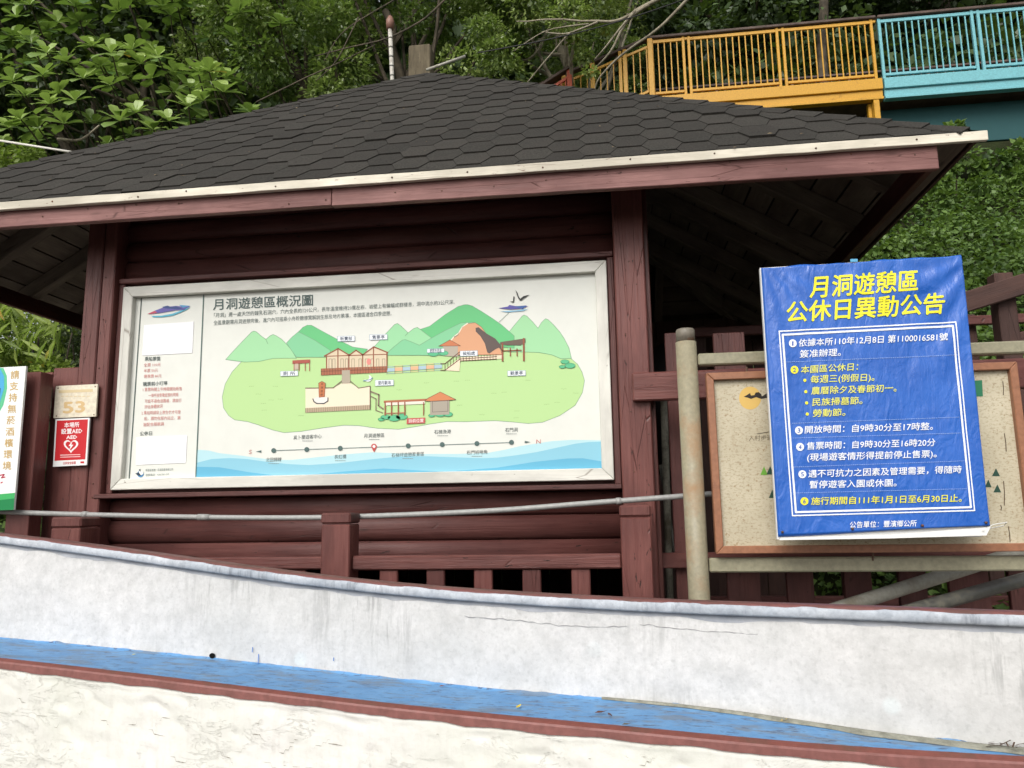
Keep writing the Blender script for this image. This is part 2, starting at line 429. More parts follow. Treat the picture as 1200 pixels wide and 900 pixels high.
# log siding: convex planks
def logplank(x0, x1, z0, z1, ys, seed):
    h = z1-z0; n = 9; prof = []
    for i in range(n+1):
        t = i/n; zz = t*h
        d = .022*(1-abs(2*t-1)**2.6)
        prof.append((-d, zz))
    prof = [(.025, 0)]+prof+[(.025, h)]
    me = prof_mesh('siding_plank', prof, x1-x0, RED, segs=1)
    me.polygons.foreach_set('use_smooth', [len(p.vertices) == 4 for p in me.polygons])
    o = link('siding_plank', me, None, kiosk); place(o, Matrix.Translation((x0, ys, z0)), kiosk)
z = .25; k = 0
zs = []
def zat(py): return pz(430, py, 3.80)
bounds = [zat(y) for y in (662, 634, 606, 578)]
dz = bounds[1]-bounds[0]
zz = bounds[0]
low = []
while zz > .2: low.append(zz); zz -= dz
low = [bounds[0]]     # the crawl space below stays open
levels = low+bounds[1:]
for a, b in zip(levels[:-1], levels[1:]): logplank(px_l1+.002, px_r0-.002, a+.0015, b-.0015, 3.80, k); k += 1
top = [pz(430, y, 3.80) for y in (318, 291, 267, 244, 222, 200)]
for a, b in zip(top[:-1], top[1:]): logplank(px_l1+.002, px_r0-.002, a+.0015, b-.0015, 3.80, k); k += 1
# backing boards behind the map board
nb = 7; a0, a1 = bounds[-1], top[0]
for i in range(nb):
    z0 = a0+(a1-a0)*i/nb; z1 = a0+(a1-a0)*(i+1)/nb
    box('siding_plank', px_l1+.002, px_r0-.002, 3.80, 3.83, z0+.001, z1-.001, RED, kiosk)
for i in range(4): box('wall_board', px_l1, px_r0, 4.02, 4.045, .12+i*.24, .12+i*.24+.235, BROWN, kiosk)
# trims round the map board and sill under it
BY = 3.75
c_tl, c_tr, c_br, c_bl = at(149, 338, BY), at(711, 307, BY), at(719, 562, BY), at(133, 575, BY)
fx_l, fx_r = (c_tl.x+c_bl.x)/2, (c_tr.x+c_br.x)/2; fz_t, fz_b = (c_tl.z+c_tr.z)/2, (c_bl.z+c_br.z)/2
print('board', fx_l, fx_r, fz_b, fz_t)
box('trim', px_l1+.002, fx_l-.003, 3.735, 3.80, fz_b-.02, fz_t+.02, RED, kiosk)
box('trim', fx_r+.003, px_r0-.002, 3.735, 3.80, fz_b-.02, fz_t+.02, RED, kiosk)
box('trim', px_l1+.002, px_r0-.002, 3.728, 3.798, fz_t+.022, fz_t+.05, RED, kiosk)
bar('window_sill', (px_l1-.03, 3.735, fz_b-.032), (px_r0-.002, 3.735, fz_b-.032), .10, .024, RED, kiosk)
# header beam under the rafters
box('header_beam', px_l0-.9, px_r1+1.0, 3.70, 3.80, 3.225, 3.31, RED, kiosk)
# side and rear walls, dark stain, boards added to keep the kiosk inside black
for i in range(14):
    y = 3.87+i*.225
    box('wall_board', px_l0+.05, px_l0+.075, y, y+.22, .05, 3.25, BROWN, kiosk, axis=2)
    box('wall_board', px_r1-.07, px_r1-.045, y, y+.22, .05, 3.25, BROWN, kiosk, axis=2)
for i in range(14):
    x = px_l0+.06+i*.215
    box('wall_board', x, x+.21, 7.02, 7.045, .05, 3.4, BROWN, kiosk, axis=2)
# dark boards added right of the kiosk to blacken the space under the roof
for i in range(6):
    x = px_r1+.03+i*.215
    box('wall_board', x, x+.21, 7.1, 7.125, .05, 3.3, BROWN, kiosk, axis=2)

# ================================================================== FRONT BALUSTRADE
bal = thing('wooden_balustrade', 'low maroon wooden balustrade with capped posts in front of the kiosk wall', 'railing', (pX(397, 640, 3.4), 3.4, 0))
YBAL = 3.42
def capped_post(par, x0, x1, y0, ztop, mat=REDB, nm='post'):
    box(nm, x0, x1, y0, y0+(x1-x0), 0, ztop-.052, mat, par, bev=.005)
    box('post_cap', x0-.003, x1+.003, y0-.003, y0+(x1-x0)+.003, ztop-.049, ztop, mat, par, bev=.008, axis=2)
x0 = pX(376, 640, 3.4); x1 = pX(407, 640, 3.4); zc = pz(395, 601, 3.4)
capped_post(bal, x0, x1+.01, 3.4, zc)
xr0 = pX(728, 640, 3.4); xr1 = pX(764, 640, 3.4)
capped_post(bal, xr0, xr1, 3.4, pz(745, 592, 3.4))
xl0 = pX(60, 615, 3.4); xl1 = pX(92, 615, 3.4)
capped_post(bal, xl0, xl1+.01, 3.4, pz(80, 606, 3.4))
zr0, zr1 = pz(570, 667, 3.45), pz(570, 650, 3.45)
box('rail', x1+.012, xr0-.002, 3.43, 3.49, zr0, zr1, REDB, bal, bev=.006)
box('rail', xl1+.012, x0-.002, 3.43, 3.49, zr0+.005, zr1-.002, REDB, bal, bev=.006)
box('rail', x1+.012, xr0-.002, 3.44, 3.48, .18, .25, REDB, bal, bev=.006)
box('rail', xl1+.012, x0-.002, 3.44, 3.48, .18, .25, REDB, bal, bev=.006)
ref = pX(511, 675, 3.46); pit = (pX(681, 680, 3.46)-ref)/3
for i in range(-9, 4):
    x = ref+pit*i
    if x < xl1+.05 or abs(x-(x0+x1)/2) < .09: continue
    box('baluster', x-.041, x+.041, 3.445, 3.475, .25, zr0, REDB, bal, bev=.004)

# ================================================================== LEFT FENCE
lf = thing('wooden_fence', 'maroon plank fence joining the left kiosk post, behind the green and white sign', 'fence', (-3.1, 3.75, 0))
YA = 3.72
def pl(par, a, b, Y, ztop, zbot=0.0, th=.03, mat=RED, nm='plank'):
    return box(nm, a, b, Y, Y+th, zbot, ztop, mat, par, bev=.003)
# plank against the kiosk post
pl(lf, pX(56, 520, 3.70), px_l0-.003, 3.70, pz(75, 431, 3.7), th=.05, mat=REDB)
# tall plank beside the gap
pl(lf, pX(14, 520, 3.55), pX(41, 520, 3.55), 3.55, pz(35, 436, 3.55), th=.09, mat=REDB)
for i in range(1, 7):
    xx = pX(14, 520, 3.55)-i*.21; pl(lf, xx, xx+.105, 3.60, pz(35, 445, 3.55), th=.04, mat=REDB)
box('rail', -4.6, pX(56, 520, 3.70)-.003, 3.70, 3.75, pz(60, 455, 3.72), pz(60, 437, 3.72), REDB, lf)
box('rail', -4.6, pX(56, 520, 3.70)-.003, 3.66, 3.70, pz(60, 497, 3.72), pz(60, 466, 3.72), RED, lf)

# ================================================================== RIGHT FENCE
rf = thing('wooden_fence', 'maroon plank fence with rails, behind the tan board right of the kiosk', 'fence', (1.1, 3.9, 0))
for i, px in enumerate([808, 870, 938, 1006, 1070, 1136, 1200, 1262, 1325, 1390]):
    cx = pX(px, 685, 3.92)
    ztop = pz(px, 389 if px < 900 else 400, 3.92)
    if px > 1100: ztop = pz(px, 424, 3.92)+.01
    if px == 1136: pl(rf, cx-.088, cx+.088, 3.92, ztop, th=.03, mat=RED)
    elif px == 870: pl(rf, cx-.07, cx+.085, 3.92, ztop, th=.03, mat=RED)
    else: pl(rf, cx-.062, cx+.062, 3.92, ztop, th=.03, mat=RED)
box('rail', pX(766, 655, 3.86), 4.2, 3.87, 3.918, pz(780, 666, 3.88), pz(780, 648, 3.88), REDB, rf)
box('rail', pX(741, 450, 3.64), 4.2, 3.64, 3.688, pz(770, 469, 3.65), pz(770, 436, 3.65), REDB, rf, bev=.006)
# far rail and posts behind
ff = thing('wooden_fence', 'dark maroon rear fence rail under the eave, above the fence planks', 'fence', (1.4, 5.4, 0))
box('rail', .5, 3.6, 5.4, 5.45, pz(820, 394, 5.4), pz(820, 384, 5.4), RED, ff)
box('rail', .5, 3.6, 5.4, 5.45, .9, 1.0, RED, ff)
for x in (.6, 1.5, 2.4, 3.3): box('post', x, x+.09, 5.46, 5.55, 0, pz(820, 380, 5.4), BROWN, ff)

# ================================================================== BROWN HANDRAIL UP RIGHT
hr = thing('stair_handrail', 'dark brown timber handrail sloping up behind the top right corner of the blue notice', 'railing', (3.2, 4.9, 0))
a = at(1100, 364, 4.9); b = at(1200, 333, 4.9); d = (b-a)
bar('rail', a-d*.6, b+d*3.5, .045, .125, BROWN, hr, bev=.006)
p = at(1182, 360, 4.93)
box('post', p.x-.055, p.x+.055, 4.94, 5.04, .3, pz(1182, 319, 4.94), BROWN, hr, bev=.005)
q = p+Vector((1.35, 0, 0)); box('post', q.x-.055, q.x+.055, 4.94, 5.04, .3, pz(1182, 319, 4.94)+.42, BROWN, hr, bev=.005)
p2 = at(1200, 400, 4.97); bar('lower_rail', p2+Vector((-.02, 0.02, 0)), p2+Vector((1.4, .02, .42)), .04, .11, BROWN, hr)

# ================================================================== METAL SIGN FRAME, TAN BOARD
KH = rusty('khaki_paint', (.25, .235, .16), lo=.62, hi=.72, rough=.38)
KHR = rusty('khaki_paint_rusted', (.26, .235, .16), rust=(.28, .17, .09), lo=.50, hi=.72, rough=.45, sc=5)
sf = thing('metal_sign_frame', 'rusty khaki steel post and cross tubes holding the tan board', 'frame', (pX(820, 690, 3.35), 3.35, 0))
YP = 3.35
ctop = at(803, 400, YP); cb = at(820, 698, YP)
xc = (ctop.x+cb.x)/2
tube('post', [(xc, YP, 0), (xc, YP, ctop.z-.005)], .0445, KHR, sf, n=24)
tube('post_cap', [(xc, YP, ctop.z-.004), (xc, YP, pz(803, 388, YP)), (xc, YP, pz(803, 386, YP))], [.041, .041, .036], rusty('cap_metal', (.16, .14, .11), sc=12), sf, n=20)
bar('cross_tube', (xc+.046, YP, pz(840, 421.5, YP)), (4.0, YP, pz(840, 421.5, YP)), .05, .052, KH, sf, bev=.006)
bar('cross_tube', (xc+.046, YP, pz(840, 662, YP)), (4.0, YP, pz(840, 662, YP)), .05, .058, KH, sf, bev=.006)
tube('post', [(3.9, YP, 0), (3.9, YP, ctop.z-.005)], .0445, KHR, sf, n=24)
COPPER = rusty('copper_brown_frame', (.27, .12, .065), rust=(.12, .05, .03), lo=.62, hi=.8, rough=.4)
def tan_mat():
    t = NT('aged_map_paper'); v = t.vec((1, 1, 1), False)
    n = t.noise(v, 3, 6, .6); f = t.noise(t.vec((30, 1, 60), False), 2.2, 4, .7); sp = t.noise(v, 70, 3, .6)
    c = t.mix(t.ramp(n, [(.3, 0), (.7, 1)]), (.38, .335, .235), (.54, .49, .365))
    c = t.mix(t.ramp(f, [(.50, 0), (.68, .75)]), c, (.24, .18, .10))
    c = t.mix(t.ramp(sp, [(.62, 0), (.70, .8)]), c, (.26, .18, .09))
    st = t.noise(t.vec((14, 1, 2), False), 1.6, 5, .7)
    c = t.mix(t.ramp(st, [(.6, 0), (.75, .5)]), c, (.33, .26, .16))
    return t.fin(c, .55, t.bump(n, .1, .003), .4)
tb = thing('framed_map_board', 'weathered tan board in a copper brown frame, partly covered by the blue notice', 'sign', tuple(at(840, 648, 3.29)))
TY = 3.29
tx0, tz0 = at(833, 543, TY).x, pz(842, 649, TY)
tz1 = pz(830, 437.5, TY); tx1 = pX(1196, 470, TY)
fw = .031
box('panel', tx0+fw-.004, tx1-fw+.004, TY+.012, TY+.03, tz0+fw-.004, tz1-fw+.004, tan_mat(), tb, axis=0)
def frame4(nm, x0, x1, z0, z1, w, y0, y1, mat, par):
    Q = [((x0, z0), (x1, z0), (x1-w, z0+w), (x0+w, z0+w)), ((x1, z0), (x1, z1), (x1-w, z1-w), (x1-w, z0+w)),
         ((x1, z1), (x0, z1), (x0+w, z1-w), (x1-w, z1-w)), ((x0, z1), (x0, z0), (x0+w, z0+w), (x0+w, z1-w))]
    for i, q in enumerate(Q):
        cx = sum(p[0] for p in q)/4; cz = sum(p[1] for p in q)/4
        q = [(cx+(p[0]-cx)*.9995, cz+(p[1]-cz)*.9995) for p in q]
        ang = 0 if i % 2 == 0 else math.pi/2
        M = Matrix.Translation((q[0][0], y0, q[0][1])) @ Matrix.Rotation(-ang, 4, 'Y'); Mi = M.inverted()
        V = [Mi @ Vector((p[0], y0, p[1])) for p in q]+[Mi @ Vector((p[0], y1, p[1])) for p in q]
        bm = bmesh.new(); vs = [bm.verts.new(v) for v in V]
        for f in ((0, 1, 2, 3), (7, 6, 5, 4), (4, 5, 1, 0), (5, 6, 2, 1), (6, 7, 3, 2), (7, 4, 0, 3)): bm.faces.new([vs[k] for k in f])
        bmesh.ops.recalc_face_normals(bm, faces=bm.faces)
        bmesh.ops.bevel(bm, geom=bm.edges[:], offset=.003, segments=1, affect='EDGES')
        bmobj(nm, bm, mat, par, M=M)
frame4('frame_bar', tx0, tx1, tz0, tz1, fw, TY-.012, TY+.032, COPPER, tb)
for px, py, py2 in ((875, 430, 438), (1023, 648, 657)):
    p = at(px, py, TY+.03); q2 = at(px, py2, TY+.03); tube('hanger', [p, q2], .004, NAIL, tb, n=6)
# ================================================================== PRINT TOOLS (flat printing on boards)
_inks = {}
def ink(h, rough=.5):
    if h not in _inks:
        t = NT('printed_ink'); t.fin(tuple(x*.86 for x in srgb(h)), rough, None, .3); _inks[h] = t.m
    return _inks[h]
def adj(h, k=.80):
    return h
_tc = bpy.data.curves.new('type', 'FONT'); _to = bpy.data.objects.new('type', _tc); C.objects.link(_to)
def glyphs(s, bold=0.0, res=1, sp=1.0):
    _tc.body = s; _tc.size = 1; _tc.resolution_u = res; _tc.offset = bold; _tc.space_character = sp
    dg = bpy.context.evaluated_depsgraph_get(); dg.update()
    me = bpy.data.meshes.new_from_object(_to.evaluated_get(dg))
    co = np.array([v.co[:2] for v in me.vertices]); fs = [tuple(p.vertices) for p in me.polygons]
    bpy.data.meshes.remove(me)
    return co, fs
class Print:
    """collects flat ink shapes given in surveyed photo points, laid on the plane of their board"""
    def __init__(s, Y, disp=None, step=.0005): s.Y = Y; s.V = []; s.F = []; s.mi = []; s.mats = []; s.step = step; s.disp = disp
    def m(s, h):
        mt = ink(h)
        if mt not in s.mats: s.mats.append(mt)
        return s.mats.index(mt)
    def pt(s, px, py, layer):
        p = at(px, py, s.Y)
        if s.disp: p.y += s.disp(p.x, p.z)
        p.y -= s.step*(1+layer); return p
    def poly(s, pts, h, layer=0):
        b = len(s.V); W3 = [s.pt(x, y, layer) for x, y in pts]; s.V += W3
        from mathutils.geometry import tessellate_polygon
        k = s.m(h)
        for t in tessellate_polygon([[(p.x, p.z, 0) for p in W3]]):
            A, B, Cc = (W3[i] for i in t)
            if (B-A).cross(Cc-A).y > 0: t = (t[0], t[2], t[1])
            s.F.append(tuple(b+i for i in t)); s.mi.append(k)
    def line(s, pts, w, h, layer=1, closed=False, sub=0):
        if closed: pts = list(pts)+[pts[0]]
        if sub:
            q = []
            for (x0, y0), (x1, y1) in zip(pts[:-1], pts[1:]):
                n = max(1, int(math.hypot(x1-x0, y1-y0)/sub))
                q += [(x0+(x1-x0)*i/n, y0+(y1-y0)*i/n) for i in range(n)]
            pts = q+[pts[-1]]
        k = s.m(h)
        for (x0, y0), (x1, y1) in zip(pts[:-1], pts[1:]):
            L = math.hypot(x1-x0, y1-y0) or 1; nx, ny = -(y1-y0)/L*w/2, (x1-x0)/L*w/2; ex, ey = (x1-x0)/L*w*.3, (y1-y0)/L*w*.3
            b = len(s.V)
            s.V += [s.pt(x0-nx-ex, y0-ny-ey, layer), s.pt(x1-nx+ex, y1-ny+ey, layer), s.pt(x1+nx+ex, y1+ny+ey, layer), s.pt(x0+nx-ex, y0+ny-ey, layer)]
            s.F.append((b, b+3, b+2, b+1)); s.mi.append(k)
    def disc(s, x, y, r, h, layer=2, n=16, ry=None):
        s.poly([(x+r*math.cos(2*math.pi*i/n), y+(ry or r)*math.sin(2*math.pi*i/n)) for i in range(n)], h, layer)
    def text(s, body, p0, p1, hpx, h, bold=0.0, layer=3, res=1, lean=0.0):
        co, fs = glyphs(body, 0, res)
        if len(co) == 0: return
        x0, x1 = co[:, 0].min(), co[:, 0].max(); ym = .365; em = .93
        k = s.m(h)
        sh_ = [(0, 0)] if bold < .006 else [(-bold, 0), (bold, 0), (0, bold), (0, -bold)]
        for n_, (ox, oy) in enumerate(sh_):
            b = len(s.V)
            for x, y in co:
                t = (x+ox-x0)/(x1-x0); u = (y+oy-ym)/em*hpx
                s.V.append(s.pt(p0[0]+(p1[0]-p0[0])*t+lean*-u, p0[1]+(p1[1]-p0[1])*t-u, layer+n_*.12))
            for f in fs: s.F.append(tuple(b+i for i in f)); s.mi.append(k)
    def vtext(s, body, p0, p1, size, h, bold=0.0, layer=3):
        n = len(body)
        for i, ch in enumerate(body):
            t = i/(n-1); x = p0[0]+(p1[0]-p0[0])*t; y = p0[1]+(p1[1]-p0[1])*t
            s.text(ch, (x-size/2, y), (x+size/2, y-.4), size, h, bold, layer)
    def build(s, name, parent): return meshobj(name, s.V, s.F, None, parent, mats=s.mats, midx=s.mi)

# ================================================================== MAP BOARD
mb = thing('map_board', 'large illustrated park map board in a chipped white frame on the kiosk wall', 'map board', (fx_l, BY, fz_b))
PY = 3.752
PANEL = flat('map_panel', (.63, .64, .59), .42, .4, .03)
box('panel', fx_l+.03, fx_r-.03, PY, PY+.02, fz_b+.03, fz_t-.03, PANEL, mb, axis=0, bev=.001)
frame4('frame_bar', fx_l, fx_r, fz_b, fz_t, .057, 3.718, 3.775, WHITEP, mb)
# inner raised bead of the frame
P_ = Print(PY)
DK = '#4c5f5c'
P_.line([(166, 349), (702, 317.5), (707.5, 551), (151, 568)], 1.5, '#55605c', 1, closed=True)
P_.line([(239, 344), (229.5, 565)], 1.1, '#4f6a66', 6)
OUT = '#6f9a78'
def P6(ox, oy, sc, pts): return [(ox+x/sc, oy+y/sc) for x, y in pts]
def shape(pts, col, layer, stroke=OUT, w=.5):
    P_.poly(pts, col, layer)
    if stroke: P_.line(pts, w, stroke, layer+.5, closed=True)
M3 = P6(320, 340, 6, [(180, 293), (210, 262), (240, 247), (270, 247), (330, 280), (450, 345), (560, 400), (665, 415), (640, 450), (405, 450)])
M2 = P6(320, 340, 6, [(95, 372), (135, 330), (180, 293), (290, 350), (405, 425), (400, 472), (165, 472)])
M4 = P6(320, 340, 6, [(690, 430), (715, 395), (790, 310), (855, 242), (875, 235), (900, 252), (950, 300), (990, 270), (1015, 262), (1070, 300), (1115, 335), (1100, 420), (740, 450)])
M5 = P6(320, 340, 6, [(800, 458), (805, 440), (850, 400), (910, 352), (930, 348), (975, 365), (1030, 388), (1110, 340), (1200, 290), (1320, 232), (1400, 225), (1440, 240), (1440, 460)])
M6 = P6(500, 320, 5.4545, [(-40, 360), (20, 340), (120, 265), (200, 215), (240, 203), (262, 202), (290, 210), (350, 245), (420, 290), (480, 332), (560, 402), (560, 480), (50, 430)])
M7 = P6(500, 320, 5.4545, [(520, 385), (560, 335), (610, 276), (622, 269), (640, 275), (675, 310), (712, 353), (735, 315), (760, 292), (775, 297), (810, 330), (850, 375), (880, 420), (910, 480), (925, 545), (860, 548), (800, 523), (720, 508), (640, 505), (520, 505)])
M1 = P6(140, 320, 6, [(748, 608), (800, 550), (860, 487), (930, 415), (948, 408), (965, 415), (1000, 445), (1030, 466), (1062, 440), (1080, 432), (1100, 440), (1140, 465), (1175, 500), (1210, 540), (1245, 600), (1180, 598), (1080, 600), (980, 622), (880, 626)])
ISL = [(283, 424), (272, 436), (264, 450), (260.5, 465), (262, 478), (268, 487), (275, 492), (290, 494), (300, 497), (320, 504), (333, 507), (353, 505.5), (378, 501.5), (403, 498.3), (420, 498.7), (443, 502), (467, 503), (487, 500), (503, 497), (524, 494), (546, 494.2), (580, 492.9), (602, 494.6), (619, 496.3), (636, 494.8), (656, 487), (674, 475), (682.5, 460), (685, 446), (682, 436), (677, 427), (669, 420), (655, 414), (632, 411), (600, 408), (560, 406), (456, 414), (347, 417), (320, 420), (300, 423)]
shape(ISL, '#b7d996', 0)
shape(M1, '#a2d8a4', 1); shape(M3, '#67c27f', 1); shape(M2, '#83ca99', 2.2); shape(M4, '#9bd7a3', 1); shape(M7, '#a2d8a4', 1); shape(M6, '#67c27f', 2.2); shape(M5, '#83ca99', 3.2)
P_.line(P6(320, 340, 6, [(950, 300), (930, 322)]), .5, OUT, 4); P_.line([(314, 403), (311.5, 397)], .5, OUT, 4)
# rock
shape(P6(500, 320, 5.4545, [(200, 525), (150, 440), (165, 420), (200, 398), (225, 350), (262, 324), (310, 318), (350, 345), (375, 380), (400, 410), (470, 470), (482, 522)]), '#d9a17b', 5, '#8a6a50')
P_.line(P6(500, 320, 5.4545, [(152, 436), (178, 405), (205, 385), (228, 345), (262, 322)]), 1.3, '#efe3cf', 5.6)
P_.poly(P6(500, 320, 5.4545, [(313, 352), (332, 347), (380, 385), (440, 420), (475, 462), (482, 500), (462, 478), (440, 488), (402, 515), (388, 508), (372, 450), (345, 405), (315, 375)]), '#5e504b', 6)
bushes = [(508, 414.6, 10), (520, 414, 9), (662, 424, 8), (668, 428.6, 10), (659, 430, 6)]
def bush(x, y, r, h='#5cb988'):
    P_.disc(x, y, r*.62, h, 6.5, 14, r*.3); P_.line([(x+r*.62*math.cos(a*.45), y+r*.3*math.sin(a*.45)) for a in range(15)], .4, '#3f8f68', 6.9)
for x, y, r in bushes: bush(x, y, r)
# upper hut, pavilion, stairs, rail walk
BR = '#94553c'; BD = '#6b4534'
P_.poly(P6(500, 320, 5.4545, [(105, 465), (200, 465), (200, 535), (105, 530)]), '#b3a999', 6.2)
shape(P6(500, 320, 5.4545, [(78, 468), (150, 428), (217, 466)]), '#c97a52', 6.6, BD)
P_.poly(P6(500, 320, 5.4545, [(112, 622), (215, 540), (480, 525), (482, 548), (215, 560), (210, 628)]), '#ecdcc0', 6.2)
P_.line(P6(500, 320, 5.4545, [(90, 580), (118, 580), (212, 505), (230, 505)]), .9, BD, 7); P_.line(P6(500, 320, 5.4545, [(90, 622), (118, 622), (214, 550), (448, 535)]), .9, BD, 7)
P_.line(P6(500, 320, 5.4545, [(216, 562), (448, 550)]), .7, BD, 7)
for i in range(13): x = 216+i*19; P_.line(P6(500, 320, 5.4545, [(x, 532-(i*1.0)), (x, 566-i*1.1)]), .6, BD, 7)
for i in range(6): P_.line(P6(500, 320, 5.4545, [(118+i*18, 620-i*13.5), (118+i*18, 588-i*13.5)]), .6, BD, 7)
P_.poly(P6(500, 320, 5.4545, [(470, 442), (632, 418), (632, 445), (600, 462), (520, 462), (470, 458)]), '#6a5a4e', 7)
for x, y0, y1, w in ((485, 452, 562, 2.0), (621, 420, 560, 2.2), (535, 480, 530, 1.4), (578, 485, 530, 1.4)): P_.line(P6(500, 320, 5.4545, [(x, y0), (x+1, y1)]), w, BR, 7.5)
P_.line(P6(500, 320, 5.4545, [(485, 498), (605, 494)]), 1.2, BR, 7.5)
# coloured rail walk
cols = ['#a8c3cf', '#e3b48d', '#a8c3cf', '#e3b48d', '#a8c3cf', '#e3b48d', '#a8c3cf']
for i in range(7):
    x0 = 453.7+i*9.2; x1 = x0+9.2; yy = 433.6-(i*.6)
    P_.poly([(x0, yy-2.2), (x1, yy-2.6), (x1, yy+1.6), (x0, yy+2.2)], cols[i], 5.5); P_.line([(x0, yy-4), (x0, yy+5)], .4, '#8b7a70', 6); P_.line([(x0, yy-3.8), (x1, yy-4.2)], .5, cols[i], 6); P_.line([(x0, yy+4), (x1, yy+3.8)], .5, cols[i], 6)
# main house
c3 = lambda p: P6(320, 340, 6, p)
P_.poly(c3([(375, 465), (460, 412), (540, 458), (585, 425), (632, 456), (710, 398), (802, 440), (800, 565), (375, 565)]), '#dcccae', 6)
for a in ([(362, 465), (460, 412), (540, 460)], [(535, 460), (585, 424), (635, 458)], [(630, 458), (710, 400), (808, 440)]): P_.line(c3(a), 1.5, BR, 7.6)
for x, y0 in ((378, 460), (458, 415), (535, 458), (632, 455), (708, 402), (802, 440)): P_.line(c3([(x, y0), (x, 560)]), 1.3, BR, 7.5)
P_.line(c3([(378, 466), (800, 452)]), 1.0, BR, 7.6)
for x in (395, 420, 478, 510, 555, 605, 650, 690, 728, 770): P_.line(c3([(x, 485), (x, 555), (x+18, 554), (x+18, 484)]), .5, '#8d7a66', 7.4, closed=True)
P_.disc(432.5, 424, 2.6, '#e58d84', 7.8, 10, 4)
P_.poly(c3([(338, 552), (800, 535), (800, 578), (338, 600)]), '#a9674a', 6.4)
for i in range(24): x = 342+i*19.5; P_.line(c3([(x, 555-i*.7), (x, 598-i*.8)]), .45, BD, 7.4)
P_.line(c3([(338, 572), (800, 556)]), .5, BD, 7.4)
# red gate
P_.poly(c3([(138, 495), (262, 488), (262, 512), (138, 520)]), '#a95548', 6.5)
for x in (150, 185, 228, 258): P_.line(c3([(x, 515), (x, 568)]), .9, '#a95548', 6.5)
P_.poly(c3([(146, 520), (180, 518), (180, 560), (146, 560)]), '#c3b4a0', 6.2)
# plaza
P_.poly(c3([(230, 690), (425, 690), (485, 655), (545, 655), (605, 690), (682, 680), (682, 838), (230, 858)]), '#ecdfc6', 6)
P_.poly(c3([(228, 830), (682, 808), (682, 840), (228, 862)]), '#b7a489', 6.4)
for i in range(30): x = 230+i*15.6; P_.line(c3([(x, 831-i*.75), (x, 860-i*.75)]), .4, '#6e604e', 7)
P_.poly(c3([(486, 565), (542, 563), (545, 655), (485, 658)]), '#b0a592', 7.6)
P_.line(c3([(230, 690), (425, 688), (485, 640)]), 1.3, '#7a6a58', 7); P_.line(c3([(545, 640), (603, 690), (684, 676), (684, 838)]), 1.1, '#7a6a58', 7)
P_.line(c3([(684, 712), (745, 735), (742, 812), (775, 835)]), 1.6, '#8a7865', 7); P_.line(c3([(686, 745), (725, 765), (724, 845), (770, 862)]), 1.0, '#8a7865', 7)
shape(c3([(322, 655), (345, 642), (370, 655), (364, 750), (326, 755)]), '#c27549', 7.4, BD)
P_.vtext('月洞遊憩', (377.8, 450.5), (377.2, 463), 2.6, '#4a3024', layer=8.5)
P_.poly(c3([(282, 770), (305, 752), (385, 755), (392, 775), (360, 800), (305, 800)]), '#e5e2dc', 7.1)
P_.line(c3([(282, 765), (290, 785), (310, 798), (360, 798), (388, 780), (388, 757)]), 1.2, '#4a4a4a', 7.8)
# pergola, lower hut
P_.poly(c3([(780, 778), (1085, 764), (1085, 778), (780, 793)]), '#b0694a', 7)
P_.poly(c3([(785, 793), (1068, 780), (1068, 800), (785, 812)]), '#e9dfd0', 7)
for x in (790, 835, 882, 928, 1060): P_.line(c3([(x, 790), (x, 880)]), 1.6 if x < 1000 else 1.3, BR, 7.5)
P_.line(c3([(785, 868), (930, 862)]), 1.2, '#b07a60', 7.3)
P_.poly(c3([(1105, 775), (1240, 770), (1240, 875), (1105, 880)]), '#a9a091', 7)
P_.line([(507, 470.5), (525, 469.5), (525, 482), (507, 483)], .5, '#6a6258', 7.8, closed=True)
shape(P6(500, 420, 5.4545, [(-12, 272), (10, 255), (88, 215), (188, 264), (150, 268), (20, 275)]), '#d08457', 7.5, BD)
for x, y, r in ((452, 489, 9), (462, 490, 12), (471, 488.5, 11), (447, 491.5, 6), (506, 487, 6), (516, 485.5, 10), (525, 485.5, 9)): bush(x, y, r)
P_.poly(P6(320, 440, 6, [(942, 302), (1072, 296), (1070, 336), (940, 342)]), '#c25a54', 8); P_.text('目前位置', (479.5, 493.6), (496.6, 492.8), 4.2, '#f6e8e4', .01, 9)
# moon emblem near the house
P_.disc(431.5, 443.5, 4.4, '#eef3f2', 7, 16, 4); P_.disc(429.5, 442, 3.7, '#b7d996', 7.3, 16, 3.4); P_.line([(426, 446.5), (434, 445), (437, 443)], .8, '#5f7fb0', 7.6)
# white label tags
for txt, x0, y0, x1, y1 in (('廁 所', 329, 434.8, 349.5, 440.6), ('販賣部', 396, 393.8, 416, 400), ('售票亭', 433.4, 392, 454.2, 398.2), ('望月觀海', 440, 445.2, 461.5, 452), ('遊客休息區', 500.8, 408.6, 520.8, 413.2), ('候船處', 539.4, 411, 559.8, 417.4), ('觀景亭', 595, 434.2, 616, 440.4)):
    P_.poly([(x0, y0+.5), (x1, y0), (x1, y1-.3), (x0, y1+.3)], '#edf1f4', 8); P_.line([(x0, y0+.5), (x1, y0), (x1, y1-.3), (x0, y1+.3)], .35, '#8aa0b4', 8.4, closed=True)
    w = x1-x0; P_.text(txt, (x0+w*.15, (y0+y1)/2+.3), (x1-w*.15, (y0+y1)/2), 4.4, '#45536a', .008, 9)
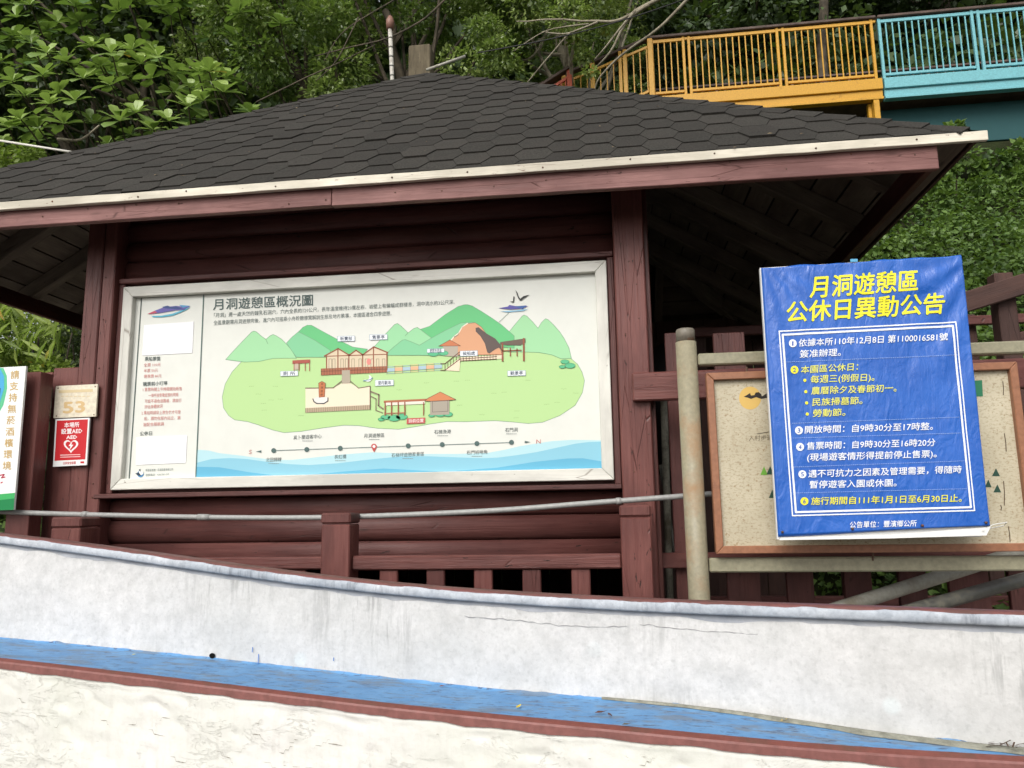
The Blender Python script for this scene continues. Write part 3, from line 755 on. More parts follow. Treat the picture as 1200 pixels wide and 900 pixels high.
# grass ticks
for x, y in ((292, 453), (320, 453), (315, 469), (326, 468), (307, 481), (306, 473), (497, 449), (465, 457), (532, 447), (545, 446), (576, 461), (588, 460), (616, 446), (638, 474), (650, 472), (658, 456), (672, 461), (603, 482), (562, 486), (536, 475), (602, 490), (350, 487), (300, 462)):
    for j in range(3): P_.line([(x+j*2.2, y+random.Random(x+j).uniform(-.5, .5)), (x+1.2+j*2.2, y-.4)], .35, '#7fa86a', 1.6)
# line from emblem, birds, swoosh
P_.line(P6(500, 320, 5.4545, [(525, 255), (462, 315)]), .5, '#8aa090', 4)
def swoosh(ox, oy, sc):
    q = lambda p: P6(ox, oy, sc, p)
    P_.poly(q([(200, 288), (260, 262), (320, 240), (400, 232), (440, 236), (500, 234), (455, 262), (400, 262), (300, 280), (240, 287)]), '#6a62a8', 7)
    P_.poly(q([(200, 288), (250, 266), (270, 280), (225, 290)]), '#c0566a', 7.3)
    P_.poly(q([(300, 240), (340, 230), (370, 240), (400, 234), (450, 252), (410, 256), (330, 250)]), '#3c4f86', 7.6)
    P_.poly(q([(420, 225), (500, 232), (450, 245)]), '#5ba0c8', 7.5)
    P_.poly(q([(225, 302), (300, 300), (380, 285), (500, 240), (470, 262), (380, 300), (300, 312), (240, 312)]), '#63b5cc', 7)
swoosh(140, 320, 6)
q = lambda p: P6(500, 320, 5.4545, p)
P_.poly(q([(458, 226), (520, 215), (530, 205), (570, 212), (650, 212), (610, 228), (540, 234)]), '#5b55a0', 7)
P_.poly(q([(560, 214), (640, 208), (615, 232)]), '#3f5f9e', 7.3); P_.poly(q([(470, 245), (560, 240), (650, 230), (620, 243), (520, 252)]), '#8fbdd6', 7)
for pts in ([(568, 108), (582, 128), (590, 152), (600, 168), (592, 172), (580, 150)], [(600, 165), (620, 148), (658, 140), (640, 152), (618, 166), (604, 178), (594, 176)], [(555, 150), (563, 152), (560, 182), (552, 186)], [(530, 182), (550, 182), (560, 188), (552, 190)]): P_.poly(q(pts), '#2f3330', 8)
# sea
P_.poly([(230.5, 527), (245, 528), (256.7, 531), (283, 534), (320, 539), (342, 539), (370, 536), (403, 532.5), (437, 530), (470, 531.5), (500, 532), (537, 532), (573, 530.5), (592, 527), (610, 522.7), (646.7, 517), (670, 515.5), (706.8, 516), (707.8, 550), (400, 559.5), (229.5, 565)], '#b5dbe2', 1)
P_.poly([(230, 542.5), (248, 538), (270, 536.7), (290, 538), (315, 541.5), (340, 544), (362, 545), (395, 543), (437, 538), (470, 535), (500, 534.7), (537, 536), (565, 537), (583, 536.3), (605, 533.5), (628, 530), (674, 520), (690, 518), (706.8, 517.5), (707.8, 550), (400, 559.5), (229.5, 565)], '#8bc5d8', 2)
P_.poly([(230, 547), (257, 547.5), (290, 553), (323, 557.3), (362, 556.7), (403, 552.5), (450, 549), (487, 551), (520, 553), (583, 548), (628, 541), (665, 537.3), (683, 537), (707, 541), (707.8, 550), (400, 559.5), (229.5, 565)], '#63afcd', 3)
P_.line([(321, 528), (438, 524), (599.5, 518.5)], .7, '#6c7f7d', 4)
for x, y in ((321, 528), (359.7, 526.8), (399, 525.4), (478.5, 522.5), (518.3, 521), (559, 519.8), (599.5, 518.4)): P_.disc(x, y, 2.9, '#4f6663', 5)
P_.disc(438.5, 523.2, 3.3, '#c0504d', 5); P_.poly([(435.6, 524.8), (441.4, 524.8), (438.5, 530)], '#c0504d', 5.2); P_.disc(438.5, 523.2, 1.7, '#e8e9e4', 6)
P_.text('S', (291.8, 529.6), (295.4, 529.4), 6.6, '#c0706a'); P_.text('N', (628.6, 517.4), (633.6, 517.2), 6.6, '#c0706a')
P_.poly([(300, 529.3), (306.5, 527.6), (306.5, 530.6)], '#4f6663', 4); P_.poly([(621.5, 518), (615, 516.6), (615, 519.4)], '#4f6663', 4)
for txt, a, b in (('奚卜蘭遊客中心', (344, 513), (377, 511.2)), ('月洞遊憩區', (426.7, 510.8), (450.5, 510)), ('石梯漁港', (509, 506.3), (528.5, 505.7)), ('石門洞', (592, 504), (606.7, 503.5)), ('北回歸線', (312, 539), (330, 538.4)), ('長虹橋', (392, 535.6), (406, 535)), ('石梯坪遊憩風景區', (459, 533.6), (497, 532)), ('石門班哨角', (547, 530.5), (571, 529.7))):
    P_.text(txt, a, b, 5.0, '#55605f', .004)
    mx = (a[0]+b[0])/2; my = (a[1]+b[1])/2+4.6
    for j in range(6): P_.line([(mx-6+j*2.1, my), (mx-4.6+j*2.1, my-.05)], .6, '#8a908e', 4)
P_.text('月洞遊憩區概況圖', (250, 357.2), (366.8, 351.8), 13.2, DK, .012, res=2)
P_.text('「月洞」是一處天然的鐘乳石洞穴，穴內全長約120公尺，長年溫度維持20度左右，岩壁上有蝙蝠成群棲息，洞中流水約3公尺深。', (251, 369.8), (533, 354), 5.4, '#6a7673', .004)
P_.text('全區景觀需月洞遊憩完後，進穴內可搭乘小舟聆聽導覽解說生態及地方軼事，本園區適合四季遊憩。', (250.5, 378.6), (459, 367.2), 5.4, '#6a7673', .004)
# left column
LX = lambda x, y: (140+x/6, 320+y/6)
LY = lambda x, y: (140+x/6, 440+y/6)
P_.text('乘船票價', LX(180, 605), LX(288, 602), 5.0, '#5b6663', .008)
for s_, y, x1 in (('全票 100元', 648, 292), ('半票 50元', 688, 272), ('優惠票 80元', 727, 297)): P_.text(s_, LX(173, y), LX(x1, y-4), 4.2, '#d0857f', .002)
P_.text('購票前小叮嚀', LY(167, 62), LY(338, 54), 5.0, '#5b6663', .008)
for s_, x0, x1, y in (('1.售票時間上午時間開始販售', 166, 440, 100), ('一律不接受電話預約現場', 205, 415, 142), ('可能不適合遊園者，請自行', 180, 437, 182), ('評估身體狀況', 178, 305, 222), ('2.乘船時請穿上救生衣才可登', 157, 432, 264), ('船，請勿在船內站立，謝', 175, 430, 304), ('謝配合服務員', 170, 315, 347)): P_.text(s_, LY(x0, y), LY(x1, y-7), 4.4, '#d0857f', .002)
P_.text('公休日', LY(146, 410), LY(230, 406), 5.0, '#5b6663', .008)
P_.text('風景區管理：花蓮縣豐濱鄉公所', LY(185, 667), LY(380, 660), 3.0, '#7d8886'); P_.text('服務電話：038-781-215', LY(185, 701), LY(350, 694), 3.0, '#7d8886')
P_.disc(164.8, 555.5, 3.9, '#4f86b5', 4); P_.disc(165.6, 554, 2.7, '#e6e8e2', 5); P_.poly([(159, 555), (163, 553.5), (166, 557.5), (162.5, 557.5)], '#2e3f50', 6); P_.poly([(163, 550.5), (165, 549.5), (165, 553)], '#2e3f50', 6)
P_.build('map_print', mb)
# white pasted papers
PAPER = flat('white_paper', (.78, .78, .80), .6, .2, .02)
def slab(name, pts, Y, th, mat, par, label=None):
    V = [at(x, y, Y) for x, y in pts]; V += [v+Vector((0, th, 0)) for v in V]; n = len(pts)
    F = [tuple(range(n))[::-1], tuple(range(n, 2*n))]+[(k, (k+1) % n, n+(k+1) % n, n+k) for k in range(n)]
    me_off = V[0].copy()
    bm = bmesh.new(); vs = [bm.verts.new(v-me_off) for v in V]
    for f in F: bm.faces.new([vs[i] for i in f])
    bmesh.ops.recalc_face_normals(bm, faces=bm.faces)
    return bmobj(name, bm, mat, par, label=label, M=Matrix.Translation(me_off))
slab('pasted_paper', [(168.7, 380.8), (227, 376.7), (225.4, 413.5), (166.8, 416.7)], PY-.003, .0025, PAPER, mb, 'upper blank white paper strip')
slab('pasted_paper', [(160, 512.6), (219.2, 510.4), (217.6, 542.4), (159.2, 544.8)], PY-.003, .0025, PAPER, mb, 'lower blank white paper strip')

# ================================================================== BLUE NOTICE
BLY = 3.10
bx0 = pX(902, 470, BLY); bz1 = pz(1010, 303, BLY); bz0 = pz(1030, 622, BLY)
def wr(x, z):
    u = (x-bx0)/.9; v = (bz1-z)/1.1
    d = 0
    # folds fanning from the upper corners and the middle fixing
    for (cx, cy, ph, am) in ((.98, -.02, .4, 1.0), (.0, -.05, 1.7, .6), (.55, -.25, 2.3, .7)):
        r = math.hypot(u-cx, v-cy)+.05; a = math.atan2(v-cy, u-cx)
        d += am*.0042*math.sin(a*19+ph+2.2*math.sin(r*5))*math.exp(-((r-.33)/.27)**2)
    n = mnoise.noise(Vector((u*7+v*2, v*1.6, .3)))*.0042*math.exp(-((v-.42)/.3)**2)*(.4+u)
    n2 = mnoise.noise(Vector((u*3, v*4, 7.3)))*.0030
    n3 = abs(mnoise.noise(Vector((u*4+3, v*5-u*4, 2.3))))*.0028
    return (d+n)*.75+n2*.8+n3*1.2
def vinyl():
    t = NT('blue_vinyl'); v = t.vec((1, 1, 1), False)
    n = t.noise(v, 7, 3); c = t.mix(t.ramp(n, [(.35, 0), (.65, 1)]), (.013, .092, .40), (.019, .114, .46))
    n2 = t.noise(t.vec((9, 9, 4), False), 2.2, 4)
    t.fin(c, t.ramp(n, [(.3, .26), (.7, .38)]), t.bump(n2, .45, .010, t.bump(t.noise(t.vec((4, 4, 2), False), 5, 3, .5, 1.5), .35, .012)), .6); return t.m
VIN = vinyl()
bn = thing('notice_board', 'bright blue vinyl notice with yellow heading, tied in front of the tan board', 'notice', tuple(at(912, 628, BLY)))
TLc, TRc, BRc, BLc = (892.5, 313), (1128, 298), (1161.5, 617), (912.5, 628.5)
def bl(u, v):
    ax = TLc[0]+(TRc[0]-TLc[0])*u; ay = TLc[1]+(TRc[1]-TLc[1])*u; bx_ = BLc[0]+(BRc[0]-BLc[0])*u; by = BLc[1]+(BRc[1]-BLc[1])*u
    return ax+(bx_-ax)*v, ay+(by-ay)*v
nu, nv = 170, 210; V = []; F = []
for j in range(nv+1):
    for i in range(nu+1):
        u, v = i/nu, j/nv; x, y = bl(u, v)
        if j == 0: y += 1.2*math.sin(u*23)*math.sin(u*9)
        if j == nv: y += 1.0*math.sin(u*5+1)
        if i == nu: x += .7*math.sin(v*14)
        p = at(x, y, BLY); e = min(u, 1-u, v, 1-v); p.y += wr(p.x, p.z)*min(1, e*14+.25)
        if e < .002: p.y += .012
        V.append(p)
for j in range(nv):
    for i in range(nu): a = j*(nu+1)+i; F.append((a, a+nu+1, a+nu+2, a+1))
meshobj('vinyl_sheet', V, F, VIN, bn, smooth=True)
wr2 = lambda x, z: wr(x, z)
WB = flat('white_board_edge', (.72, .72, .70), .4, .4)
slab('backing_board', [(890.5, 314), (1125.5, 300), (1159, 621.5), (1150, 629), (911, 632)], BLY+.018, .022, WB, bn)
slab('folded_flap', [(915, 630), (1040, 626.5), (1161, 617.5), (1156, 627.5), (1040, 631), (914, 633)], BLY+.006, .01, WB, bn, 'white underside of the sheet folded at the bottom edge')
slab('tape_strip', [(996.5, 303.5), (1005, 303.2), (1005.2, 306.6), (996.7, 306.8)], BLY-.004, .004, flat('cyan_tape', (.1, .35, .55), .4), bn)
B = Print(BLY-.0016, wr2, .0004)
YE, WH = '#efe83a', '#eef1f6'
B6 = lambda x, y: (800+x/3, 300+y/3)
B.text('月洞遊憩區', (949.5, 337), (1075.5, 328.8), 25.5, YE, .020, res=2, lean=-.06)
B.text('公休日異動公告', (922, 366.3), (1106.5, 355.2), 24.5, YE, .020, res=2, lean=-.06)
FR = [(913, 388.3), (1120, 377.3), (1141.8, 598.2), (928.7, 604.3)]
FI = [(917, 392.4), (1116.5, 381.8), (1137.6, 594.3), (932.6, 600.2)]
B.line(FR, 1.5, WH, 1, closed=True, sub=7); B.line(FI, 2.3, WH, 1, closed=True, sub=7)
def row(s, a, b, h=9.0, col=WH): B.text(s, B6(*a), B6(*b), h, col, .010, lean=-.06, res=3)
def num(n, x, y, col=WH):
    px, py = B6(x, y); B.disc(px, py, 4.7, col, 1, 18); w_ = .7 if n == '1' else 1.6; B.text(n, (px-w_, py), (px+w_, py-.1), 6.5, '#2350a8', .012, 3, res=3)
def dot(x, y, col=YE): px, py = B6(x, y); B.disc(px, py, 1.9, col, 1, 10)
YS = '#e6e56a'
num('1', 387, 307); row('依據本所110年12月8日 第1100016581號', (408, 306), (932, 283)); row('簽准辦理。', (412, 345), (556, 338))
num('2', 393, 400, YE); row('本園區公休日：', (416, 400), (616, 389), col=YS)
for s_, x0, x1, y in (('每週三(例假日)。', 450, 674, 434), ('農曆除夕及春節初一。', 453, 752, 474), ('民族掃墓節。', 456, 632, 514), ('勞動節。', 458, 572, 553)):
    dot(x0-20, y+2.5); row(s_, (x0, y), (x1, y-(x1-x0)*.035), col=YS)
num('3', 409, 613); row('開放時間：自9時30分至17時整。', (430, 611), (880, 598))
num('4', 413, 671); row('售票時間：自9時30分至16時20分', (436, 668), (888, 655)); row('(現場遊客情形得提前停止售票)。', (438, 708), (893, 695))
num('5', 421, 767); row('遇不可抗力之因素及管理需要，得隨時', (442, 766), (980, 750)); row('暫停遊客入園或休園。', (446, 804), (752, 797))
num('6', 428, 862, YE); row('施行期間自111年1月1日至6月30日止。', (452, 862), (980, 851), col=YE)
for a, b in (((365, 373), (970, 347)), ((385, 588), (975, 566)), ((388, 640), (980, 622)), ((390, 742), (990, 720)), ((400, 833), (1000, 818))):
    n = 92; (x0, y0), (x1, y1) = B6(*a), B6(*b)
    for i in range(n):
        t = i/n; t2 = (i+.55)/n; B.line([(x0+(x1-x0)*t, y0+(y1-y0)*t), (x0+(x1-x0)*t2, y0+(y1-y0)*t2)], .55, '#9db6e6', 1)
B.text('公告單位：豐濱鄉公所', (996, 615), (1074, 613.2), 7.6, WH, .012, lean=-.06)
B.build('lettering', bn)
tube('tie_string', [at(1152, 622, BLY), at(1163, 615, BLY+.05), at(1180, 612, BLY+.12), at(1176, 616, BLY+.15), at(1156, 620, BLY+.02)], .0022, flat('white_string', (.7, .7, .66), .7), bn, n=6)
for u in (.02, .35, .68, .98):
    x, y = bl(u, .985); p = at(x, y, BLY-.008); tube('eyelet', [p, p+Vector((0, .006, 0))], .005, NAIL, bn, n=8)

# ================================================================== print on the tan board
def tp(name, fn, label=None):
    T = Print(TY+.012); fn(T); o = T.build(name, tb)
    if label: o['label'] = label
def tri(x, y, w, h_, c): tp('printed_tree', lambda T: T.poly([(x-w/2, y), (x+w/2, y), (x, y-h_)], c, 1))
tp('printed_moon', lambda T: T.disc(879, 466.5, 13, '#d9b566', 0, 24, 13.5), 'pale orange full moon printed at the top left of the board')
tp('printed_bat', lambda T: T.poly([(871.5, 465), (876, 462.5), (879, 460.5), (880, 463.5), (884, 463), (885.5, 460), (889, 459.5), (892, 462), (893, 464.5), (899, 460.5), (905, 461), (905, 467), (897, 466.5), (892, 467.5), (886, 465.5), (880, 467.5), (876, 466)], '#2c2723', 1), 'black bat in front of the printed moon')
tp('printed_path', lambda T: T.line([(887, 508.5), (902, 506)], .7, '#4a4438', 1))
tp('lettering', lambda T: T.text('入村步道', (877.5, 514), (905, 512.6), 6.5, '#6c6350', 0, 1))
tri(895.3, 556.5, 8.5, 10, '#6aa33c'); tri(902.5, 556, 8.5, 10, '#2a4a3e'); tri(905, 583.5, 8, 10, '#2a4a3e')
tri(1167, 558, 9.4, 9.4, '#2a4a3e'); tri(1168.6, 577, 9.2, 9.4, '#2a4a3e'); tri(1158, 571, 8, 9, '#2a4a3e')
tp('printed_block', lambda T: T.poly([(1138, 446.5), (1150.8, 445.5), (1151.8, 464.5), (1139, 465)], '#2f7a58', 1))
for a, b in (((1175, 447), (1175.6, 463)), ((1176.8, 508), (1179, 529)), ((1176, 564), (1176.8, 592)), ((1172.6, 592), (1173, 598)), ((1181.5, 617), (1183.5, 635))): tp('printed_stroke', lambda T: T.line([a, ((a[0]+b[0])/2+.6, (a[1]+b[1])/2), b], 1.0, '#4a3526', 1))

# ================================================================== SMALL SIGNS ON THE LEFT
ns = thing('number_plaque', 'pale enamel plaque with a faded number 53 on the left kiosk post', 'plaque', tuple(at(88, 490, 3.66)))
PLQ = rusty('cream_enamel', (.66, .60, .47), rust=(.55, .47, .34), lo=.68, hi=.9, rough=.4)
slab('plate', [(65.5, 452.4), (114.5, 450), (112, 488), (62.5, 490)], 3.665, .01, PLQ, ns)
n1 = Print(3.665); n1.text('53', (74.5, 477.5), (99, 476), 17, '#d6b886', .03, 0, res=3); n1.line([(70, 459), (108, 457.5)], 3.4, '#d8c59c', 0)
for j in range(7): n1.line([(72+j*5, 464.5), (75+j*5, 464.3)], 1.2, '#dccaa4', 0)
n1.build('lettering', ns)
for x, y in ((68, 455), (111.5, 453), (110, 486), (66, 487.5)): p = at(x, y, 3.664); tube('screw', [p, p+Vector((0, .003, 0))], .004, NAIL, ns, n=6)
ae = thing('defibrillator_sign', 'red and white AED sign with a heart symbol below the pale plaque', 'sign', tuple(at(82, 546, 3.66)))
slab('plate', [(65, 491.2), (105, 489.5), (101.5, 545), (62, 547)], 3.663, .008, flat('white_sign', (.74, .74, .73), .35, .4), ae)
n2 = Print(3.663); n2.poly([(66.8, 493), (103.2, 491.4), (100, 538.3), (64, 540)], '#c8252d', 0)
n2.text('本場所', (75.5, 498.4), (93, 497.6), 6, '#f5eeee', .02, 1); n2.text('設置AED', (72, 505.8), (96.5, 504.8), 6.2, '#f5eeee', .02, 1); n2.text('AED', (78, 512.4), (90.5, 512), 5.2, '#f5eeee', .03, 1)
def heart(cx, cy, s): return [(cx+s*16*math.sin(a)**3/16, cy-s*(13*math.cos(a)-5*math.cos(2*a)-2*math.cos(3*a)-math.cos(4*a))/16) for a in [i*2*math.pi/30 for i in range(30)]]
n2.poly(heart(83.3, 522.2, 8.6), '#f5eeee', 1); n2.poly(heart(83.3, 522, 6.2), '#c8252d', 2); n2.poly([(85.5, 516.5), (80.5, 522.8), (83, 522.8), (81.2, 528), (86.4, 521.2), (83.8, 521.2)], '#f5eeee', 3)
for y in (533.2, 535.6): n2.line([(71, y+.2), (94, y-.5)], .9, '#eec6c6', 1)
n2.text('公共安全裝置', (74, 542.9), (89, 542.3), 3.2, '#c8252d', .01, 1); n2.line([(95, 541.8), (98, 541.7)], 2.2, '#c8252d', 1)
n2.build('lettering', ae)
gs = thing('health_notice', 'white sign with vertical gold characters, blue-green arc and green foot at the left edge', 'sign', tuple(at(8, 597, 3.48)))
GY = 3.48
slab('plate', [(-120, 437), (30.5, 429), (16, 597.5), (-130, 603)], GY, .012, flat('white_sign_plate', (.72, .74, .72), .35, .4), gs)
n3 = Print(GY)
n3.poly([(-120, 437), (4, 431), (8, 440), (8.5, 455), (4, 475), (-6, 492), (-30, 512), (-125, 515)], '#5fc08f', 0); n3.poly([(-120, 437), (0, 431), (5, 441), (5, 455), (0, 472), (-12, 486), (-125, 505)], '#4aa8d8', 1); n3.poly([(-60, 462), (1, 455), (0, 463), (-60, 470)], '#1f3f35', 2)
n3.poly([(-126, 585), (0, 579), (17.6, 577.5), (16, 597.5), (-130, 603)], '#3fae62', 0); n3.poly([(-126, 592), (0, 586), (17, 584), (16, 597.5), (-130, 603)], '#178048', 1)
n3.vtext('請支持無菸酒檳環境', (17.6, 439.5), (8.3, 546), 9.8, '#c9a86a', .012, 1)
n3.vtext('請支持無菸酒檳環境', (-12, 441), (-22, 548), 9.8, '#c9a86a', .012, 2)
n3.line([(-6, 561), (0, 557), (5, 556), (2, 560), (6, 559)], 1.3, '#c7405a', 1); n3.line([(1, 566), (3, 565)], 1.2, '#c7405a', 1)
n3.build('lettering', gs)
bpy.data.objects.remove(_to); bpy.data.curves.remove(_tc)

# ================================================================== CONDUIT
cd = thing('conduit_pipe', 'long grey plastic conduit running across the kiosk front just above the wall', 'pipe', tuple(at(400, 606, 3.55)))
GREYP = rusty('grey_pvc', (.27, .27, .26), rust=(.14, .13, .11), lo=.6, hi=.8, rough=.4, sc=9)
CY = 3.55
path = [(-120, 591), (0, 599.5), (100, 603), (240, 606.2), (345, 606.8), (420, 605.3), (520, 601.4), (600, 597), (700, 589), (800, 581.5), (836, 578.5)]
P3 = []
for i in range(len(path)-1):
    p0 = path[max(i-1, 0)]; p1 = path[i]; p2 = path[i+1]; p3 = path[min(i+2, len(path)-1)]
    for k in range(6):
        t = k/6; f = lambda a, b, c_, d: .5*((2*b)+(-a+c_)*t+(2*a-5*b+4*c_-d)*t*t+(-a+3*b-3*c_+d)*t**3)
        P3.append(at(f(p0[0], p1[0], p2[0], p3[0]), f(p0[1], p1[1], p2[1], p3[1]), CY))
P3.append(at(836, 578.5, CY))
tube('pipe', P3, .0125, GREYP, cd, n=12)
for (x, y, x2, y2) in ((97, 602.8, 103, 603), (232, 606, 246, 606.3), (722, 587.4, 728, 586.9)): tube('joint', [at(x, y, CY), at(x2, y2, CY)], .0155, GREYP, cd, n=12)

# two pipes resting low at the right behind the wall
GP2 = rusty('pale_grey_pipe', (.33, .32, .27), rust=(.2, .17, .12), lo=.5, hi=.75, rough=.5)
GP3 = rusty('dark_grey_pipe', (.10, .10, .09), rust=(.2, .19, .15), lo=.5, hi=.62, rough=.35)
a, b = at(1018, 702, 3.50), at(1120, 670, 3.66); d = b-a
tube('slanted_pipe', [a-d*((a.z-.03)/d.z), b+d*2.2], .029, GP2, None, n=18); tag(C.objects[-1] if False else bpy.data.objects['slanted_pipe'], 'pale grey pipe leaning diagonally under the metal cross tube, left of the darker one', 'pipe')
a, b = at(1096, 708, 3.46), at(1200, 679, 3.60); d = b-a
o = tube('slanted_pipe', [a-d*((a.z-.03)/d.z), b+d*2.0], .029, GP3, None, n=18); tag(o, 'dark grey pipe leaning diagonally at the lower right, right of the pale one', 'pipe')
# poles stacked in the gap beside the kiosk post
GPOLE = rusty('bleached_stick', (.22, .21, .17), rust=(.08, .07, .05), lo=.45, hi=.6, rough=.8)
for i, (x0, y0, x1, y1, r, lab) in enumerate(((778, 470, 784, 700, .020, 'bleached pole leaning in the gap right of the kiosk post, the leftmost one'), (783, 480, 806, 700, .013, 'thin bleached pole leaning rightward in the gap by the kiosk post'), (774, 545, 800, 650, .010, 'short dark stick crossing the gap by the kiosk post'))):
    tag(tube('leaning_pole', [at(x0, y0, 4.3), at(x1, y1, 4.1)+Vector((0, 0, -.3))], r, GPOLE if i < 2 else GP3, None, n=8), lab, 'pole')
# ================================================================== CONCRETE WALL WITH BLUE LEDGE
def interp(tab, x):
    for (x0, y0), (x1, y1) in zip(tab[:-1], tab[1:]):
        if x <= x1: return y0+(y1-y0)*(x-x0)/(x1-x0)
    (x0, y0), (x1, y1) = tab[-2:]; return y0+(y1-y0)*(x-x0)/(x1-x0)
def smooth_tab(tab):
    xs = [t[0] for t in tab]; out = []
    for x in range(-300, 1501, 20):
        w = 0; s = 0
        for dx in (-80, -40, 0, 40, 80): k = 1-abs(dx)/120; w += k; s += k*interp(tab, x+dx)
        out.append((x, s/w))
    return out
T_TOP = smooth_tab([(-300, 596), (0, 629), (100, 641), (200, 655), (300, 669), (400, 681), (500, 690), (600, 697), (700, 702), (800, 707), (1000, 713), (1200, 720), (1500, 730)])
T_BOT = smooth_tab([(-300, 726), (0, 747.5), (100, 757), (200, 767), (300, 777.5), (400, 788.5), (500, 800), (600, 811), (700, 818), (800, 827), (900, 840), (1000, 856), (1100, 869), (1200, 879), (1500, 905)])
T_NOSE = smooth_tab([(-300, 738), (0, 771), (100, 782), (200, 794), (300, 806), (400, 818), (500, 829), (600, 839), (700, 848), (800, 857.5), (900, 867), (1000, 875), (1100, 881), (1200, 886.5), (1500, 905)])
T_RED = smooth_tab([(-300, 748), (0, 784), (100, 796), (200, 808), (300, 820), (400, 833), (500, 845), (600, 855.5), (700, 865), (800, 874), (900, 884), (1000, 894), (1100, 902), (1200, 909), (1500, 929)])
def yw(px): return 2.62-.00050*px
def fbm(x, z, s, seed=0): return mnoise.fractal(Vector((x*s, z*s, seed)), .9, 2.1, 4)
wall = thing('concrete_wall', 'white painted concrete parapet with rounded lip, blue ledge and maroon edging, sloping down to the right', 'wall', tuple(at(600, 750, 2.3)-Vector((0, 0, 1.1))))
def cwall(name, base, tint, dirt, top_dark):
    t = NT(name); v = t.vec((1, 1, 1), False)
    n1_ = t.noise(v, 2.6, 6, .6); n2_ = t.noise(v, 17, 5, .7); n3_ = t.noise(t.vec((26, 26, 2.4), False), 1.9, 4, .7); sp = t.noise(v, 90, 2, .5)
    c = t.mix(t.ramp(n1_, [(.35, 0), (.65, 1)]), base, tint)
    c = t.mix(t.math('MULTIPLY', t.ramp(n2_, [(.42, 0), (.68, 1)]), .45), c, dirt)
    msk = t.ramp(t.noise(v, 1.5, 3), [(.47, 0), (.60, 1)])
    c = t.mix(t.math('MULTIPLY', t.math('MULTIPLY', t.ramp(n3_, [(.50, 0), (.62, 1)]), msk), .5), c, tuple(x*.55 for x in dirt))
    bl_ = t.voro(t.vec((1, 1, 1), False), 5.5); c = t.mix(t.math('MULTIPLY', t.ramp(bl_, [(.10, 1), (.15, 0)]), t.ramp(t.noise(v, 1.9, 2), [(.5, 0), (.6, .35)])), c, (.68, .76, .76))
    c = t.mix(t.math('MULTIPLY', t.ramp(sp, [(.55, 0), (.75, 1)]), .22), c, tuple(x*.6 for x in dirt)); n9 = t.noise(v, 42, 5, .8); c = t.mix(t.math('MULTIPLY', t.ramp(n9, [(.42, 0), (.62, 1)]), .22), c, dirt)
    return t, c, n2_, n3_, sp
t, c_, n2_, n3_, sp_ = cwall('painted_concrete', (.53, .53, .52), (.63, .62, .61), (.36, .36, .35), 0)
CONC = t.fin(c_, .72, t.bump(t.math('ADD', n2_, t.math('MULTIPLY', n3_, .5)), .28, .006), .3)
# grimy lip: bluish weathered paint; below it grime with the overhang's bluish shade painted in
t, c_, n2_, n3_, sp_ = cwall('weathered_lip_paint', (.34, .38, .43), (.56, .58, .61), (.15, .17, .20), 0)
LIP = t.fin(c_, .7, t.bump(n2_, .3, .006), .3)
t = NT('grime_and_lip_shade'); v = t.vec((1, 1, 1), False); n = t.noise(v, 9, 6, .65)
GRIME_SHADE = t.fin(t.mix(t.ramp(n, [(.3, 0), (.7, 1)]), (.25, .27, .30), (.44, .45, .48)), .8, t.bump(n, .3, .006), .25)
t = NT('plaster_cream'); v = t.vec((1, 1, 1), False); n = t.noise(v, 3.2, 5, .6); cs = t.noise(t.vec((1.3, 1.3, 4), False), 5.5, 6, .72, 1.2); g = t.noise(v, 45, 4, .7)
c_ = t.mix(t.ramp(n, [(.35, 0), (.65, 1)]), (.60, .605, .55), (.65, .64, .61))
ridge = t.math('ABSOLUTE', t.math('SUBTRACT', t.noise(t.vec((1.2, 1.2, 3), False), 6, 5, .7, 1.5), .5)); dents = t.math('MULTIPLY', t.ramp(ridge, [(.004, 1), (.016, 0)]), t.ramp(t.noise(v, 5, 3), [(.50, 0), (.58, 1)]))
c_ = t.mix(t.math('MULTIPLY', dents, .16), c_, (.40, .38, .32)); c_ = t.mix(t.math('MULTIPLY', t.ramp(g, [(.5, 0), (.7, 1)]), .22), c_, (.46, .45, .38)); c_ = t.mix(t.math('MULTIPLY', t.ramp(t.noise(t.vec((22, 22, 2), False), 2, 4, .7), [(.48, 0), (.64, 1)]), .16), c_, (.50, .47, .42))
CREAMC = t.fin(c_, .75, t.bump(g, .35, .004, t.bump(t.math('SUBTRACT', n, t.math('MULTIPLY', dents, .28)), .5, .02)), .25)
t = NT('blue_ledge_paint'); v = t.vec((1, 1, 1), False); n = t.noise(v, 14, 6, .68); n4 = t.noise(t.vec((.7, 2.2, 1), False), 9, 6, .7); g = t.noise(v, 60, 3)
c_ = t.mix(t.ramp(n, [(.3, 0), (.7, 1)]), (.070, .200, .405), (.125, .285, .50))
c_ = t.mix(t.ramp(n4, [(.52, 0), (.60, .8)]), c_, (.13, .17, .22)); c_ = t.mix(t.ramp(t.noise(t.vec((9, 30, 1), False), 2.2, 4, .7), [(.57, 0), (.62, .85)]), c_, (.055, .085, .15))
BLUEL = t.fin(c_, .6, t.bump(n, .5, .008, t.bump(g, .3, .003)), .35)
t = NT('ledge_dirt'); n = t.noise(t.vec((1, 1, 1), False), 30, 5, .7); DIRT = t.fin(t.mix(t.ramp(n, [(.35, 0), (.65, 1)]), (.16, .16, .13), (.30, .30, .25)), .95, t.bump(n, .5, .006), .1)
REDE = rusty('maroon_edge_paint', (.155, .047, .036), rust=(.10, .05, .035), lo=.5, hi=.75, rough=.55, sc=11)
REDN = rusty('maroon_nose_paint', (.21, .085, .075), rust=(.14, .06, .05), lo=.5, hi=.75, rough=.55, sc=11)
